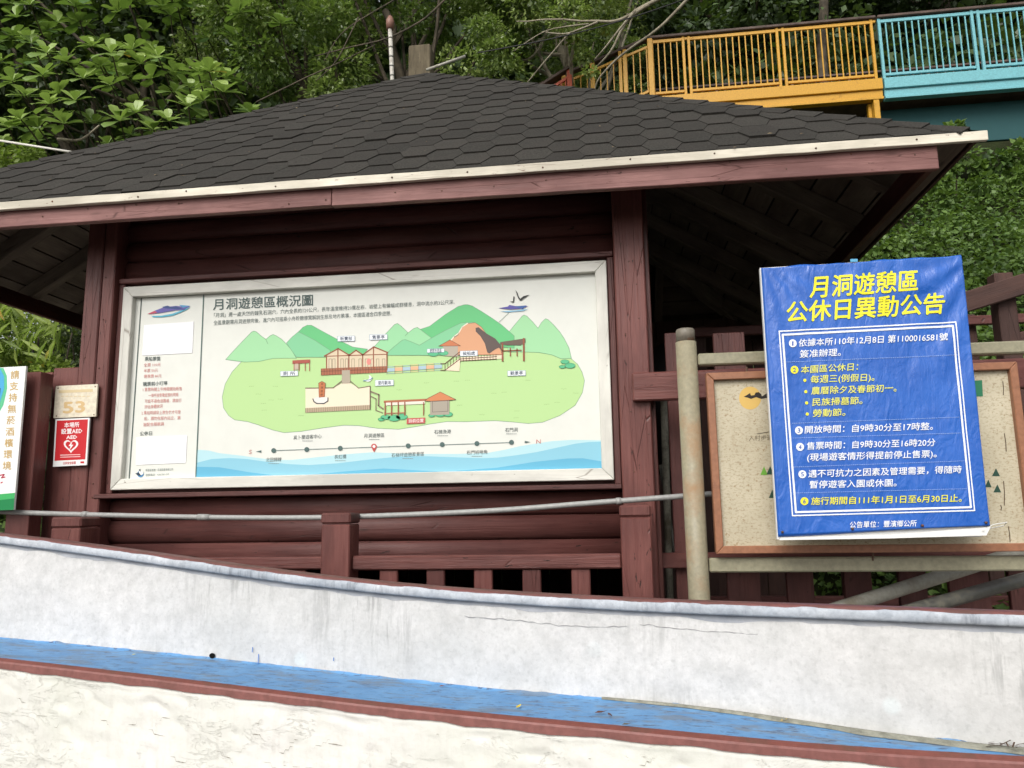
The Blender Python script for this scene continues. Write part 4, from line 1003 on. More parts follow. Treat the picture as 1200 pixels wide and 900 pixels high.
REDT = rusty('maroon_cap_paint', (.15, .055, .05), rust=(.09, .05, .04), lo=.45, hi=.7, rough=.55, sc=9)
pxs = np.arange(-300, 1501, 5.0)
A_, B_, N_, R_, BK = [], [], [], [], []
for px in pxs:
    Y = yw(px); pb = at(px, interp(T_BOT, px), Y)
    zt_ = pz(px-(interp(T_BOT, px)-interp(T_TOP, px))*.06*(px-535)/600, interp(T_TOP, px), Y)
    A_.append(Vector((pb.x, Y, zt_))); B_.append(pb)
    nose = atz(px, interp(T_NOSE, px), pb.z-.004); N_.append(nose)
    rr = at(px, interp(T_RED, px), nose.y-.018); R_.append(rr)
def outn(i):
    a = A_[max(i-1, 0)]; b = A_[min(i+1, len(A_)-1)]; d = (b-a); d.z = 0; d.normalize(); return Vector((d.y, -d.x, 0))   # towards the camera
def sweep(name, profs, mat, rough=0.0, seed=0, fr=8, smooth=True):
    n = len(profs[0]); V = []; F = []
    for i, pr in enumerate(profs):
        o = outn(i)
        for k, p in enumerate(pr):
            d = fbm(p.x, p.z+p.y*.7, fr, seed)*rough if rough else 0
            V.append(p+o*d)
    for i in range(len(profs)-1):
        for k in range(n-1): a = i*n+k; F.append((a, a+n, a+n+1, a+1))
    ob = meshobj(name, V, F, mat, wall, smooth=smooth)
    return ob
topw = .13
# cap: maroon top surface with thickness
cap = []; lip = []; under_lip = []; face = []; ledge = []; edge = []; nose_ = []; low = []; dirtl = []
for i in range(len(pxs)):
    a, b, nn, r = A_[i], B_[i], N_[i], R_[i]; o = outn(i)
    jt = fbm(a.x, 0, 9, 4)*.004+fbm(a.x, 0, 40, 2)*.0016
    cap.append([a-o*topw+Vector((0, 0, -1.2)), a-o*topw+Vector((0, 0, -.008)), a-o*(topw*.9)+Vector((0, 0, -.003)), a-o*.02+Vector((0, 0, .006)), a+o*.011+Vector((0, 0, .005)), a+o*(.0135)+Vector((0, 0, -.001+jt*.7))])
    lip.append([a+o*(.0125)+Vector((0, 0, .001+jt*.7)), a+o*.016+Vector((0, 0, -.002)), a+o*.0185+Vector((0, 0, -.007)), a+o*.0185+Vector((0, 0, -.020)), a+o*.015+Vector((0, 0, -.0255)), a+o*.001+Vector((0, 0, -.0275))])
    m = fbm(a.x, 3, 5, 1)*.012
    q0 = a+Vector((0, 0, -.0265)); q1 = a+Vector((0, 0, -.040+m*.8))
    under_lip.append([q0+(q1-q0)*(k/3)+o*.001*(k/3) for k in range(4)])
    q1 = q1+o*.001
    wav = fbm(b.x, 1, 11, 5)*.005
    q2 = b+Vector((0, 0, wav*.6))
    face.append([q1+(q2-q1)*(k/24)+o*(.004*math.sin(k/24*3.1)) for k in range(25)])
    e0 = b+Vector((0, 0, .0)); led0 = b-o*.01+Vector((0, 0, .003+abs(wav)*.5))
    ledge.append([b+o*.0015+Vector((0, 0, max(wav, 0)*1.4+.004)), b+o*.004]+[b+(nn-b)*(k/8)+Vector((0, 0, fbm(b.x, k, 7, 9)*.002)) for k in range(1, 9)])
    en = Vector((r.x, r.y, 0))-Vector((nn.x, nn.y, 0))
    ez = nn.z-.005
    e1 = Vector((r.x, r.y, ez)); 
    edge.append([nn+Vector((0, 0, .001)), nn+(e1-nn)*.5+Vector((0, 0, .001)), e1+o*.0+Vector((0, 0, -.001))])
    wv = fbm(b.x, 2, 8, 6)*.005
    nose_.append([e1+Vector((0, 0, -.001)), e1+o*.003+Vector((0, 0, -.006)), Vector((e1.x, e1.y, r.z+wv))+o*.002, Vector((e1.x, e1.y, r.z-.004+wv))-o*.010])
    l0 = Vector((e1.x, e1.y, r.z+.002+wv))-o*.008
    g0 = Vector((l0.x, l0.y, 0))+o*.03
    pl_ = [l0, l0+o*.006+Vector((0, 0, -.008))]+[l0+o*(.004)+Vector((0, 0, -.008))+(Vector((0, 0, -.36)))*(k/36)**1.05 for k in range(1, 37)]+[Vector((l0.x, l0.y, l0.z-.5)), Vector((l0.x, l0.y, -.1))]
    low.append(pl_)
sweep('wall_cap', cap, REDT, .0)
sweep('rounded_lip', lip, LIP, .0009, 3, 14)
sweep('grime_shade_band', under_lip, GRIME_SHADE, .0)
sweep('wall_face', face, CONC, .003, 5, 7)
sweep('blue_ledge', ledge, BLUEL, 0)
sweep('maroon_edge', edge, REDE, 0, smooth=False)
sweep('maroon_nose', nose_, REDN, .0008, 8, 25, smooth=False)
# lower plaster face, finely displaced along its normal
lw = []
for i, pr in enumerate(low):
    o = outn(i); q = []
    for k, p in enumerate(pr):
        d = 0
        if 1 < k < 38: d = fbm(p.x*1.0, p.z*1.6, 9, 11)*.004+fbm(p.x, p.z, 2.5, 3)*.006; d -= .006*max(0, -mnoise.noise(Vector((p.x*13, p.z*24+p.x*5, 4)))-.28)*4
        q.append(p+o*d)
    lw.append(q)
sweep('plaster_face', lw, CREAMC, 0)
# drain hole: shallow black dish, its dark inside is painted
p = at(250, 768, yw(250)); M = Matrix.Translation(p)
BLK = flat('black_hole', (.006, .006, .006), .9, .1)
oN = outn(int((250+300)/5))
bm = bmesh.new()
for (r0, z0) in ((0, 0),): pass
ring = [bm.verts.new((p-p)+Vector((math.cos(a)*.0105, 0, math.sin(a)*.0085))+oN*(.006)) for a in [i*math.pi/10 for i in range(20)]]
ring2 = [bm.verts.new(Vector((math.cos(a)*.008, 0, math.sin(a)*.0065))+oN*.004) for a in [i*math.pi/10 for i in range(20)]]
for i in range(20): bm.faces.new((ring[i], ring[(i+1) % 20], ring2[(i+1) % 20], ring2[i]))
bm.faces.new(ring2); bmesh.ops.recalc_face_normals(bm, faces=bm.faces)
bmobj('drain_hole', bm, BLK, wall, M=M)
# dirt drift along the back of the ledge at the right
dv = []; df = []
sel = [i for i, px in enumerate(pxs) if 700 < px < 1500]
for j, i in enumerate(sel):
    b, nn, o = B_[i], N_[i], outn(i); tt = (pxs[i]-700)/300; w = .012+.03*max(0, min(1, tt))*(.7+.6*mnoise.noise(Vector((b.x*9, 0, 0))))
    dd = (nn-b); L_ = dd.length; dd.normalize()
    dv += [b+o*.002+Vector((0, 0, .006)), b+dd*min(w*.5, L_*.5)+Vector((0, 0, .0065)), b+dd*min(w, L_*.9)+Vector((0, 0, .0015))]
    if j: k = (j-1)*3; df += [(k, k+3, k+4, k+1), (k+1, k+4, k+5, k+2)]
meshobj('dirt_drift', dv, df, DIRT, wall, smooth=True)

# hairline cracks in the render
CRK = flat('crack_dark', (.27, .27, .27), .9, .05)
def crack(pts, w, seed):
    r = random.Random(seed); V = []; F = []; q = []
    for (x0, y0), (x1, y1) in zip(pts[:-1], pts[1:]):
        n = max(2, int(math.hypot(x1-x0, y1-y0)/5)); q += [(x0+(x1-x0)*k/n, y0+(y1-y0)*k/n+r.uniform(-.9, .9)) for k in range(n)]
    for px, py in q:
        ww = w*r.uniform(.3, 1.2); i = int((px+300)/5); p = at(px, py, yw(px)); d = fbm(p.x, p.z+p.y*.7, 7, 5)*.003+.0055
        p = p+outn(i)*d; V += [p+Vector((0, 0, ww)), p-Vector((0, 0, ww))]
    F = [(2*k, 2*k+2, 2*k+3, 2*k+1) for k in range(len(q)-1)]
    meshobj('hairline_crack', V, F, CRK, wall)
crack([(545, 722), (600, 726), (660, 733), (705, 735), (740, 733)], .0010, 1); crack([(750, 731), (790, 736), (850, 741), (905, 744), (960, 749), (1062, 751)], .0012, 2)
crack([(110, 657), (150, 658), (205, 663)], .0006, 3); crack([(1080, 752), (1140, 755), (1200, 757)], .0008, 6)
BLS = flat('blue_drip', (.06, .16, .42), .5)
for px, y0, y1 in ((297.5, 758, 764), (304.5, 766, 778), (392.5, 770, 774)):
    q = [at(px, y0, yw(px)), at(px-.5, y1, yw(px))]; o_ = outn(int((px+300)/5))*.007; w_ = Vector((.0014, 0, 0)); meshobj('paint_drip', [q[0]-w_+o_, q[0]+w_+o_, q[1]+w_+o_, q[1]-w_+o_], [(0, 1, 2, 3)], BLS, wall)
# short creases and chips in the lower plaster, drawn as dark ribbons
CRS = flat('crease_dark', (.22, .20, .16), .9, .05); rc = random.Random(31); V = []; F = []
def lowpt(px, dz):
    i = max(0, min(len(lw)-1, int((px+300)/5))); k = min(36, 2+int(dz/.36*36)); return lw[i][k].lerp(lw[min(i+1, len(lw)-1)][k], (px+300)/5-int((px+300)/5))
for n_ in range(85):
    px = rc.uniform(-60, 1260); z0 = rc.random()**.8*.17+.01; L_ = rc.uniform(3, 22); bend = rc.uniform(-.009, .009); up = rc.uniform(-.03, .03)*L_/22; m_ = int(L_/2)+2; w_ = rc.uniform(.0003, .0012)
    b0 = len(V); okk = True
    for k in range(m_+1):
        t_ = k/m_; p = lowpt(px+L_*t_, max(.004, z0-up*t_-bend*4*t_*(1-t_)+rc.uniform(-.001, .001))); i = max(0, min(len(pxs)-1, int((px+L_*t_+300)/5))); ww = w_*math.sin(math.pi*min(.97, max(.03, t_)))*rc.uniform(.4, 1.3)
        ii = outn(i)*.0028
        V += [p+ii+Vector((0, 0, ww)), p+ii-Vector((0, 0, ww))]
    F += [(b0+2*k, b0+2*k+2, b0+2*k+3, b0+2*k+1) for k in range(m_)]
meshobj('plaster_crease', V, F, CRS, wall, kind='stuff')
# fallen leaves and debris on the ledge
def dead_leaf(nm, px, py, size, col, rot, lab):
    i = int((px+300)/5); Z = B_[i].z+.003
    p = atz(px, py, Z); rnd = random.Random(px)
    bm = bmesh.new(); pts = [(-1, 0, .0), (-.4, .32, .18), (.3, .38, .1), (1, .05, .28), (.35, -.3, .2), (-.4, -.28, .05)]
    c0 = bm.verts.new((0, 0, 0)); vs = [bm.verts.new((x*size, y*size, z*size)) for x, y, z in pts]
    for k in range(6): bm.faces.new((c0, vs[k], vs[(k+1) % 6]))
    o = bmobj(nm, bm, flat('dead_leaf_'+nm, col, .7), None, M=Matrix.Translation(p) @ Matrix.Rotation(rot, 4, 'Z')); tag(o, lab, 'leaf', 'dead leaves lying on the blue ledge')
dead_leaf('fallen_leaf', 158, 767, .011, (.5, .42, .08), .3, 'small yellow leaf on the blue ledge at the left, near the drain hole')
dead_leaf('fallen_leaf', 608, 828, .014, (.55, .42, .04), 1.2, 'yellow leaf lying on the blue ledge in the middle')
dead_leaf('fallen_leaf', 705, 835, .019, (.10, .045, .03), .2, 'curled dark brown leaf on the blue ledge right of the yellow one')
dead_leaf('fallen_leaf', 715, 838, .012, (.08, .04, .03), 2.0, 'tiny brown leaf scrap beside the curled brown leaf')
dead_leaf('fallen_leaf', 735, 849, .014, (.10, .08, .05), .1, 'thin dry scrap close to the maroon edging, right of the curled leaf')
dead_leaf('fallen_leaf', 519, 804, .012, (.16, .05, .02), .4, 'reddish brown leaf against the wall at the back of the blue ledge')
dead_leaf('fallen_leaf', 919, 844, .013, (.35, .28, .12), .6, 'tan leaf in the grey dirt at the back of the ledge')
rnd = random.Random(12); bm = bmesh.new()
for k in range(34):
    px = rnd.uniform(1165, 1290); i = int((px+300)/5); b = B_[i]; o = outn(i)
    p = b+o*rnd.uniform(.004, .03)+Vector((0, 0, .008+rnd.uniform(0, .008))); a = rnd.uniform(0, 6.28); L_ = rnd.uniform(.012, .035)
    d = Vector((math.cos(a), math.sin(a)*.5, rnd.uniform(-.2, .3)))*L_; s = Vector((-d.y, d.x, 0)).normalized()*.0018
    bm.faces.new([bm.verts.new(p-s), bm.verts.new(p+s), bm.verts.new(p+d+s), bm.verts.new(p+d-s)])
o = bmobj('twig_litter', bm, flat('twig_brown', (.07, .045, .03), .9), None, kind='stuff', M=Matrix.Identity(4)); tag(o, 'dark twig litter in the corner of the ledge at the far right', 'litter')

# ================================================================== GROUND, ROAD
def ground_mat():
    t = NT('ground_soil'); v = t.vec((1, 1, 1), False); n = t.noise(v, 2, 7, .65); n5 = t.noise(v, 20, 4)
    return t.fin(t.mix(t.ramp(n, [(.3, 0), (.7, 1)]), (.03, .026, .016), (.035, .05, .018)), .95, t.bump(n5, .5, .03), .1)
GRD = ground_mat()
def ss(a, b, x): t = max(0, min(1, (x-a)/(b-a))); return t*t*(3-2*t)
def terr(X, Y):
    k = ss(1.2, 2.4, X); y0 = 7.9+(4.6-7.9)*k; sl_ = .30+(.98-.30)*ss(-8.5, -2.5, X)
    h = max(0, Y-y0)*sl_; 
    if h > 0: h += mnoise.noise(Vector((X*.5, Y*.5, 0)))*.35*min(1, h)
    if X > .5 and 9.8 < Y < 12.9: h = min(h, 5.75)
    return 22*math.tanh(h/22)
xs = np.concatenate([np.linspace(-120, -16, 14), np.linspace(-15, 15, 76), np.linspace(16, 120, 14)])
ys = np.concatenate([np.linspace(-60, 2, 10), np.linspace(2.5, 20, 60), np.linspace(22, 160, 18)])
V = [(x, y, terr(x, y)) for y in ys for x in xs]; nx = len(xs)
F = [(j*nx+i, j*nx+i+1, (j+1)*nx+i+1, (j+1)*nx+i) for j in range(len(ys)-1) for i in range(nx-1)]
g_ = meshobj('ground', V, F, GRD, None, smooth=True); g_['kind'] = 'structure'
t = NT('asphalt'); n = t.noise(t.vec((1, 1, 1), False), 60, 4); ASPH = t.fin(t.mix(n, (.035, .035, .036), (.07, .07, .068)), .9, t.bump(n, .4, .01), .3)
r_ = meshobj('road', [(-60, -8, .008), (60, -8, .008), (60, 1.3, .008), (-60, 1.3, .008)], [(0, 1, 2, 3)], ASPH, None); r_['kind'] = 'structure'

t = NT('pale_paving'); n = t.noise(t.vec((1, 1, 1), False), 8, 6); PAVE = t.fin(t.mix(n, (.26, .25, .23), (.40, .39, .36)), .85, t.bump(n, .3, .01), .3)
r_ = meshobj('pavement', [(-30, 1.3, .012), (30, 1.3, .012), (30, 7.4, .012), (-30, 7.4, .012)], [(0, 1, 2, 3)], PAVE, None); r_['kind'] = 'structure'
# ================================================================== FOOTBRIDGE ON THE SLOPE
BYY = 11.0
YEL = rusty('yellow_orange_paint', (.50, .26, .016), rust=(.20, .09, .02), lo=.60, hi=.76, rough=.45, sc=4)
CYA = rusty('cyan_paint', (.14, .38, .42), rust=(.2, .3, .3), lo=.62, hi=.8, rough=.45, sc=4)
ORD = rusty('red_orange_paint', (.40, .07, .03), rust=(.15, .05, .03), lo=.6, hi=.8, rough=.5, sc=4)
HRB = rusty('brown_handrail', (.10, .065, .05), rust=(.05, .035, .03), lo=.4, hi=.7, rough=.6, sc=3)
TEAL = flat('dark_teal_paint', (.018, .07, .075), .7)
fb = thing('footbridge', 'yellow railed span of the hillside footbridge, left of the cyan span', 'footbridge', tuple(at(900, 100, BYY)))
fc = thing('footbridge', 'cyan railed span of the hillside footbridge at the top right', 'footbridge', tuple(at(1100, 100, BYY)))
zh = pz(1000, 22, BYY); zr_t = pz(970, 31.5, BYY); zr_b = pz(970, 93.3, BYY); zd0 = pz(960, 99.5, BYY); zd1 = pz(960, 112, BYY); zd2 = pz(960, 122, BYY)
def X_(px, py=70): return pX(px, py, BYY)
def vpost(par, px, w, z0, z1, mat, py=70, Y=BYY, d=.05): x = X_(px, py); return box('post', x-w/2, x+w/2, Y-d/2, Y+d/2, z0, z1, mat, par, bev=.004)
def panel(par, xa, xb, n, mat, Y=BYY):
    box('post', xa-.02, xa+.02, Y-.02, Y+.02, zr_b-.09, zr_t+.07, mat, par, bev=.003)
    box('post', xb-.02, xb+.02, Y-.02, Y+.02, zr_b-.09, zr_t+.07, mat, par, bev=.003)
    box('top_rail', xa+.021, xb-.021, Y-.017, Y+.017, zr_t-.02, zr_t+.02, mat, par, bev=.003)
    box('bottom_rail', xa+.021, xb-.021, Y-.017, Y+.017, zr_b-.02, zr_b+.02, mat, par, bev=.003)
    for i in range(1, n+1):
        x = xa+(xb-xa)*i/(n+1); box('baluster', x-.0085, x+.0085, Y-.008, Y+.008, zr_b+.021, zr_t-.021, mat, par, bev=0)
xjoin = X_(1031)
xbend = X_(762)
panel(fb, X_(764.5), X_(801.5), 4, YEL); panel(fb, X_(808), X_(912.5), 13, YEL); panel(fb, X_(919.5), X_(1024.5), 13, YEL)
panel(fc, X_(1034), X_(1144.5), 13, CYA); panel(fc, X_(1152), X_(1262), 13, CYA); panel(fc, X_(1269), X_(1380), 13, CYA); panel(fc, X_(1387), X_(1500), 13, CYA)
# main beams: upper flange and set-back lower web
for par, xa, xb, mat in ((fb, xbend-.1, xjoin-.012, YEL), (fc, xjoin+.012, X_(1520), CYA)):
    box('deck_beam', xa, xb, BYY-.06, BYY+.06, zd1, zd0, mat, par, bev=.006)
    box('beam_web', xa, xb, BYY-.025, BYY+.025, zd2+.02, zd1-.001, mat, par, bev=.004)
    box('beam_flange', xa, xb, BYY-.055, BYY+.055, zd2-.02, zd2+.019, mat, par, bev=.004)
    box('deck', xa, xb, BYY+.062, BYY+1.5, zd1, zd1+.06, HRB, par, bev=.004, axis=0)
    box('far_beam', xa, xb, BYY+1.5, BYY+1.6, zd2-.02, zd0, mat, par, bev=.004)
    box('handrail', xa+(.1 if par is fb else 0), xb, BYY-.05, BYY+.07, zh-.045, zh, HRB, par, bev=.01)
    box('handrail', xa, xb, BYY+1.5, BYY+1.6, zh-.04, zh, HRB, par, bev=.01)
    box('rail_bar', xa+(.1 if par is fb else 0), xb, BYY-.015, BYY+.02, zh-.10, zh-.06, mat, par, bev=.003)
    for k in range(int((xb-xa)/1.25)+1): x = xa+.05+k*1.25; box('post', x-.02, x+.02, BYY+1.53, BYY+1.57, zd0, zh-.041, HRB, par, bev=.003)
    n = int((xb-xa)/.125)
    V = []; F = []
    for k in range(n):
        x = xa+.06+k*.125; b = len(V)
        for y_ in (BYY+1.54, BYY+1.556):
            for z_ in (zd0, zh-.1): V += [(x, y_, z_), (x+.015, y_, z_)]
        F += [(b, b+1, b+3, b+2), (b+4, b+6, b+7, b+5), (b, b+2, b+6, b+4), (b+1, b+5, b+7, b+3)]
    meshobj('far_balusters', V, F, HRB, par, kind='stuff')
x = X_(1031, 120); box('column', x-.10, x-.02, BYY-.05, BYY+.05, zd2-2.2, zd2-.021, YEL, fb, bev=.006)
x = X_(1023, 120); box('column', x-.05, x+.00, BYY+.06, BYY+.14, zd2-2.2, zd2-.021, YEL, fb, bev=.006)
box('column', x-.1, x, BYY+1.45, BYY+1.55, zd2-1.5, zd2-.021, YEL, fb, bev=.006)
box('retaining_panel', xjoin+.03, X_(1520), BYY+.3, BYY+.36, zd2-.62, zd2-.021, TEAL, fc, bev=.006, axis=0)
# sloping yellow stair part to the left
za = pz(694, 73, BYY); p0 = Vector((xbend, BYY, zh-.02)); p1 = at(650, 98, BYY+.2); dirn = (at(694, 74, BYY)-p0)
def sl(tt): return p0+dirn*tt
st = thing('stair_railing', 'yellow sloping stair railing going down left from the footbridge', 'railing', tuple(sl(.8)-Vector((0, 0, 1))))
bar('handrail', sl(0), sl(2.0), .11, .045, HRB, st, bev=.008)
bar('top_rail', sl(.04)-Vector((0, 0, .13)), sl(2)-Vector((0, 0, .13)), .034, .04, YEL, st, bev=.003)
bar('bottom_rail', sl(.04)-Vector((0, 0, .86)), sl(2)-Vector((0, 0, .86)), .034, .04, YEL, st, bev=.003)
bar('stringer', sl(0)-Vector((0, 0, 1.08)), sl(2)-Vector((0, 0, 1.08)), .10, .2, YEL, st, bev=.006)
for tt in np.arange(.06, 2, .115):
    q = sl(tt); bar('baluster', q-Vector((0, 0, .84)), q-Vector((0, 0, .15)), .016, .016, YEL, st, up=(0, -1, 0), bev=0)
for tt, w in ((0.0, .075), (.44, .06), (.52, .05), (1.0, .07), (1.5, .07)):
    q = sl(tt)-Vector((0, .03, 0)); bar('post', q-Vector((0, 0, 1.15)), q-Vector((0, 0, .03)), w, .06, YEL, st, up=(0, -1, 0), bev=.004)
rr_ = thing('stair_railing', 'small red-orange stair railing lower left of the yellow one, just above the roof', 'railing', tuple(at(650, 110, BYY)))
q0, q1 = at(667, 80, BYY-.2), at(637, 99, BYY-.2); d = q1-q0
bar('handrail', q0, q0+d*2, .11, .045, HRB, rr_, bev=.006)
bar('top_rail', q0-Vector((0, 0, .14)), q0+d*2-Vector((0, 0, .14)), .035, .045, ORD, rr_, bev=.003)
bar('bottom_rail', q0-Vector((0, 0, .86)), q0+d*2-Vector((0, 0, .86)), .035, .045, ORD, rr_, bev=.003)
bar('post', q0-Vector((0, 0, 1.3)), q0-Vector((0, 0, .03)), .075, .06, ORD, rr_, up=(0, -1, 0), bev=.004)
for tt in np.arange(.15, 2, .17): q = q0+d*tt; bar('baluster', q-Vector((0, 0, .84)), q-Vector((0, 0, .15)), .018, .018, ORD, rr_, up=(0, -1, 0), bev=0)

# ================================================================== THINGS BEHIND THE ROOF
def gz(X, Y): return terr(X, Y)
Yp = 8.4; wx0, wx1 = pX(478.5, 70, Yp), pX(504, 70, Yp)
box('cut_post', wx0, wx1, Yp, Yp+.22, gz(wx0, Yp)-.2, pz(490, 52, Yp), STUMP, None, bev=.012); tag(bpy.data.objects['cut_post'], 'square grey weathered timber post end rising behind the roof peak', 'post')
Yq = 8.0; pa, pb = at(457, 34, Yq), at(460, 100, Yq)
bp = thing('white_pole', 'thin white segmented pole with a rusty cap, left of the grey timber post', 'pole', (pb.x, Yq, gz(pb.x, Yq)))
WP = rusty('white_pole_paint', (.45, .43, .38), rust=(.22, .19, .15), lo=.5, hi=.7, rough=.6)
dd = (pa-pb)/6.0
tube('pole', [Vector((pb.x, Yq, gz(pb.x, Yq)-.1)), pb, pa], .025, WP, bp, n=10)
for k in range(1, 6): tube('node_ring', [pb+dd*k-Vector((0, 0, .008)), pb+dd*k+Vector((0, 0, .008))], .0275, GP3, bp, n=10)
tube('cap', [pa, pa+Vector((0, 0, .10)), pa+Vector((0, 0, .16))], [.045, .05, .025], rusty('rust_cap', (.22, .11, .08)), bp, n=8)
o = tube('grey_rod', [at(500, 82, 7.9), at(545, 66, 8.1)], .018, GP2, None, n=8); tag(o, 'short pale rod slanting up right behind the roof peak', 'rod')
o = tube('white_rod', [at(-5, 164, 7.9), at(95, 180, 7.7)], .014, flat('white_rod_paint', (.6, .58, .52), .6), None, n=8); tag(o, 'thin white rod lying above the left end of the roof', 'rod')
cablep = []
for k in range(24):
    t_ = k/23; cablep.append(at(560+300*t_, 62-85*t_+10*math.sin(t_*3.14), 8.6+.4*t_))
o = tube('power_cable', cablep, .009, flat('black_cable', (.012, .012, .012), .6), None, n=6); tag(o, 'black cable sagging through the branches above the roof', 'cable')

# rock / dark mound glimpsed in the gap right of the kiosk post
bm = bmesh.new(); bmesh.ops.create_icosphere(bm, subdivisions=3, radius=.5)
for v in bm.verts: v.co *= 1+.22*mnoise.noise(v.co*2.3); v.co.x *= .5; v.co.z *= 1.0
p = at(786, 460, 5.8)
o = bmobj('boulder', bm, flat('dark_rock', (.02, .02, .02), .85), None, smooth=True, M=Matrix.Translation(p)); o.location.z = p.z-.15
tag(o, 'dark rounded boulder glimpsed in the gap right of the kiosk post', 'boulder')
# ================================================================== VEGETATION
def leafmat(name, a, b, yellow=None, rough=.42, trans=.35, spec=.45):
    t = NT(name)
    at_ = t.n.new('ShaderNodeAttribute'); at_.attribute_name = 'leaf_tone'
    c = t.mix(at_.outputs['Fac'], a, b)
    n = t.noise(t.vec((1, 1, 1), True), 40, 2); c = t.mix(t.math('MULTIPLY', t.ramp(n, [(.4, 0), (.7, 1)]), .3), c, tuple(x*.6 for x in a))
    if yellow: c = t.mix(t.ramp(at_.outputs['Fac'], [(.955, 0), (.965, 1)]), c, yellow)
    t.fin(c, rough, None, spec)
    tr = t.n.new('ShaderNodeBsdfTranslucent'); cc = t.mix(.5, c, (.25, .42, .03)); t.L(cc, tr.inputs['Color'])
    mx = t.n.new('ShaderNodeMixShader'); mx.inputs[0].default_value = trans
    t.L(t.b.outputs[0], mx.inputs[1]); t.L(tr.outputs[0], mx.inputs[2]); t.L(mx.outputs[0], t.out.inputs[0])
    return t.m
ALM = leafmat('almond_leaf', (.07, .14, .04), (.42, .55, .15), (.45, .20, .04), rough=.32, trans=.3)
FINE = leafmat('fine_leaf', (.065, .12, .03), (.38, .47, .14), (.16, .18, .06), rough=.36, trans=.35, spec=.6)
DARKL = leafmat('dark_leaf', (.020, .040, .015), (.08, .125, .04), None, rough=.5, trans=.15)
IVY = leafmat('ivy_leaf', (.026, .065, .015), (.17, .27, .06), None, rough=.5, trans=.25)
LIME = leafmat('lime_leaf', (.10, .16, .025), (.34, .43, .09), (.45, .32, .06), rough=.5, trans=.4)
GREYL = leafmat('grey_green_leaf', (.07, .09, .05), (.17, .20, .12), None, rough=.6, trans=.3)
BARK = rusty('tree_bark', (.10, .08, .055), rust=(.04, .033, .022), lo=.42, hi=.6, rough=.95, sc=6)
PBARK = rusty('pale_bark', (.26, .23, .17), rust=(.11, .09, .06), lo=.48, hi=.66, rough=.9, sc=9)
rng = np.random.default_rng(7)
T2 = (np.array([[0, 0, 0], [-.28, .45, .07], [0, 1, -.05], [.28, .45, .07]]), [(0, 2, 1), (0, 3, 2)])
T6 = (np.array([[0, 0, 0], [-.20, .35, .05], [-.24, .68, .03], [0, 1, -.12], [.24, .68, .03], [.20, .35, .05], [0, .4, 0], [0, .72, -.03]]), [(0, 6, 1), (1, 6, 7, 2), (2, 7, 3), (0, 5, 6), (6, 5, 4, 7), (7, 4, 3)])
def basis(d, up):
    d = d/np.linalg.norm(d, axis=1, keepdims=True)
    x = np.cross(d, up); x /= np.linalg.norm(x, axis=1, keepdims=True)+1e-9
    z = np.cross(x, d); return x, d, z
def leafmesh(name, P, D, U, size, tone, mat, parent, tpl=T2, kind='stuff', width=1.0):
    """P points, D growth directions, U leaf-face normals, arrays (n,3)"""
    x, y, z = basis(D, U); tv, tf = tpl; n = len(P); k = len(tv)
    V = P[:, None, :]+size[:, None, None]*(tv[None, :, 0:1]*width*x[:, None, :]+tv[None, :, 1:2]*y[:, None, :]+tv[None, :, 2:3]*z[:, None, :])
    off = np.array(woff(parent)) if parent is not None else np.zeros(3)
    V = (V-off).reshape(-1, 3)
    loops = []; starts = []; tot = []
    flatf = np.array([i for f in tf for i in f]); lens = np.array([len(f) for f in tf])
    L = (flatf[None, :]+(np.arange(n)*k)[:, None]).reshape(-1)
    tot = np.tile(lens, n); st_ = np.concatenate([[0], np.cumsum(tot)[:-1]])
    me = bpy.data.meshes.new(name); me.vertices.add(len(V)); me.vertices.foreach_set('co', V.ravel().astype(np.float32))
    me.loops.add(len(L)); me.loops.foreach_set('vertex_index', L.astype(np.int32))
    me.polygons.add(len(tot)); me.polygons.foreach_set('loop_start', st_.astype(np.int32)); me.polygons.foreach_set('loop_total', tot.astype(np.int32))
    me.update(calc_edges=True)
    a = me.attributes.new('leaf_tone', 'FLOAT', 'FACE'); a.data.foreach_set('value', np.repeat(tone, len(tf)).astype(np.float32))
    me.materials.append(mat)
    return link(name, me, None, parent, None, None, kind)
def rdir(n): v = rng.normal(size=(n, 3)); return v/np.linalg.norm(v, axis=1, keepdims=True)
def clumps(centres, rad, per, droop=.2, shell=.55):
    """leaf points in flattened clumps"""
    P, D, U, G = [], [], [], []
    for i, c_ in enumerate(centres):
        r = rad*rng.uniform(.65, 1.35); n = int(per*rng.uniform(.7, 1.3)); d = rdir(n); rr = r*(shell+(1-shell)*rng.random(n))**.8*rng.uniform(.3, 1, n)**.3
        p = np.array(c_)+d*rr[:, None]*np.array([1, 1, .72]); P.append(p)
        D.append(d+rng.normal(size=(n, 3))*.6-np.array([0, 0, droop])); U.append(rng.normal(size=(n, 3))*.55+np.array([0, -.25, 1.0]))
        G.append(np.full(n, rng.random()))
    return np.vstack(P), np.vstack(D), np.vstack(U), np.concatenate(G)
def foliage(parent, centres, rad, per, size, mat, name='foliage', tpl=T2, width=1.0, droop=.2, sj=.4):
    P, D, U, G = clumps(centres, rad, per, droop)
    n = len(P); tone = np.clip(.65*G**1.3+.4*rng.random(n), 0, .95); tone = np.where(rng.random(n) < .006, .97, tone)
    return leafmesh(name, P, D, U, size*rng.uniform(1-sj, 1+sj, n), tone, mat, parent, tpl, 'stuff', width)
def region(n, pxr, pyr, yr, jit=.0):
    out = []
    for _ in range(n):
        Y = rng.uniform(*yr); out.append(tuple(at(rng.uniform(*pxr), rng.uniform(*pyr), Y)))
    return out
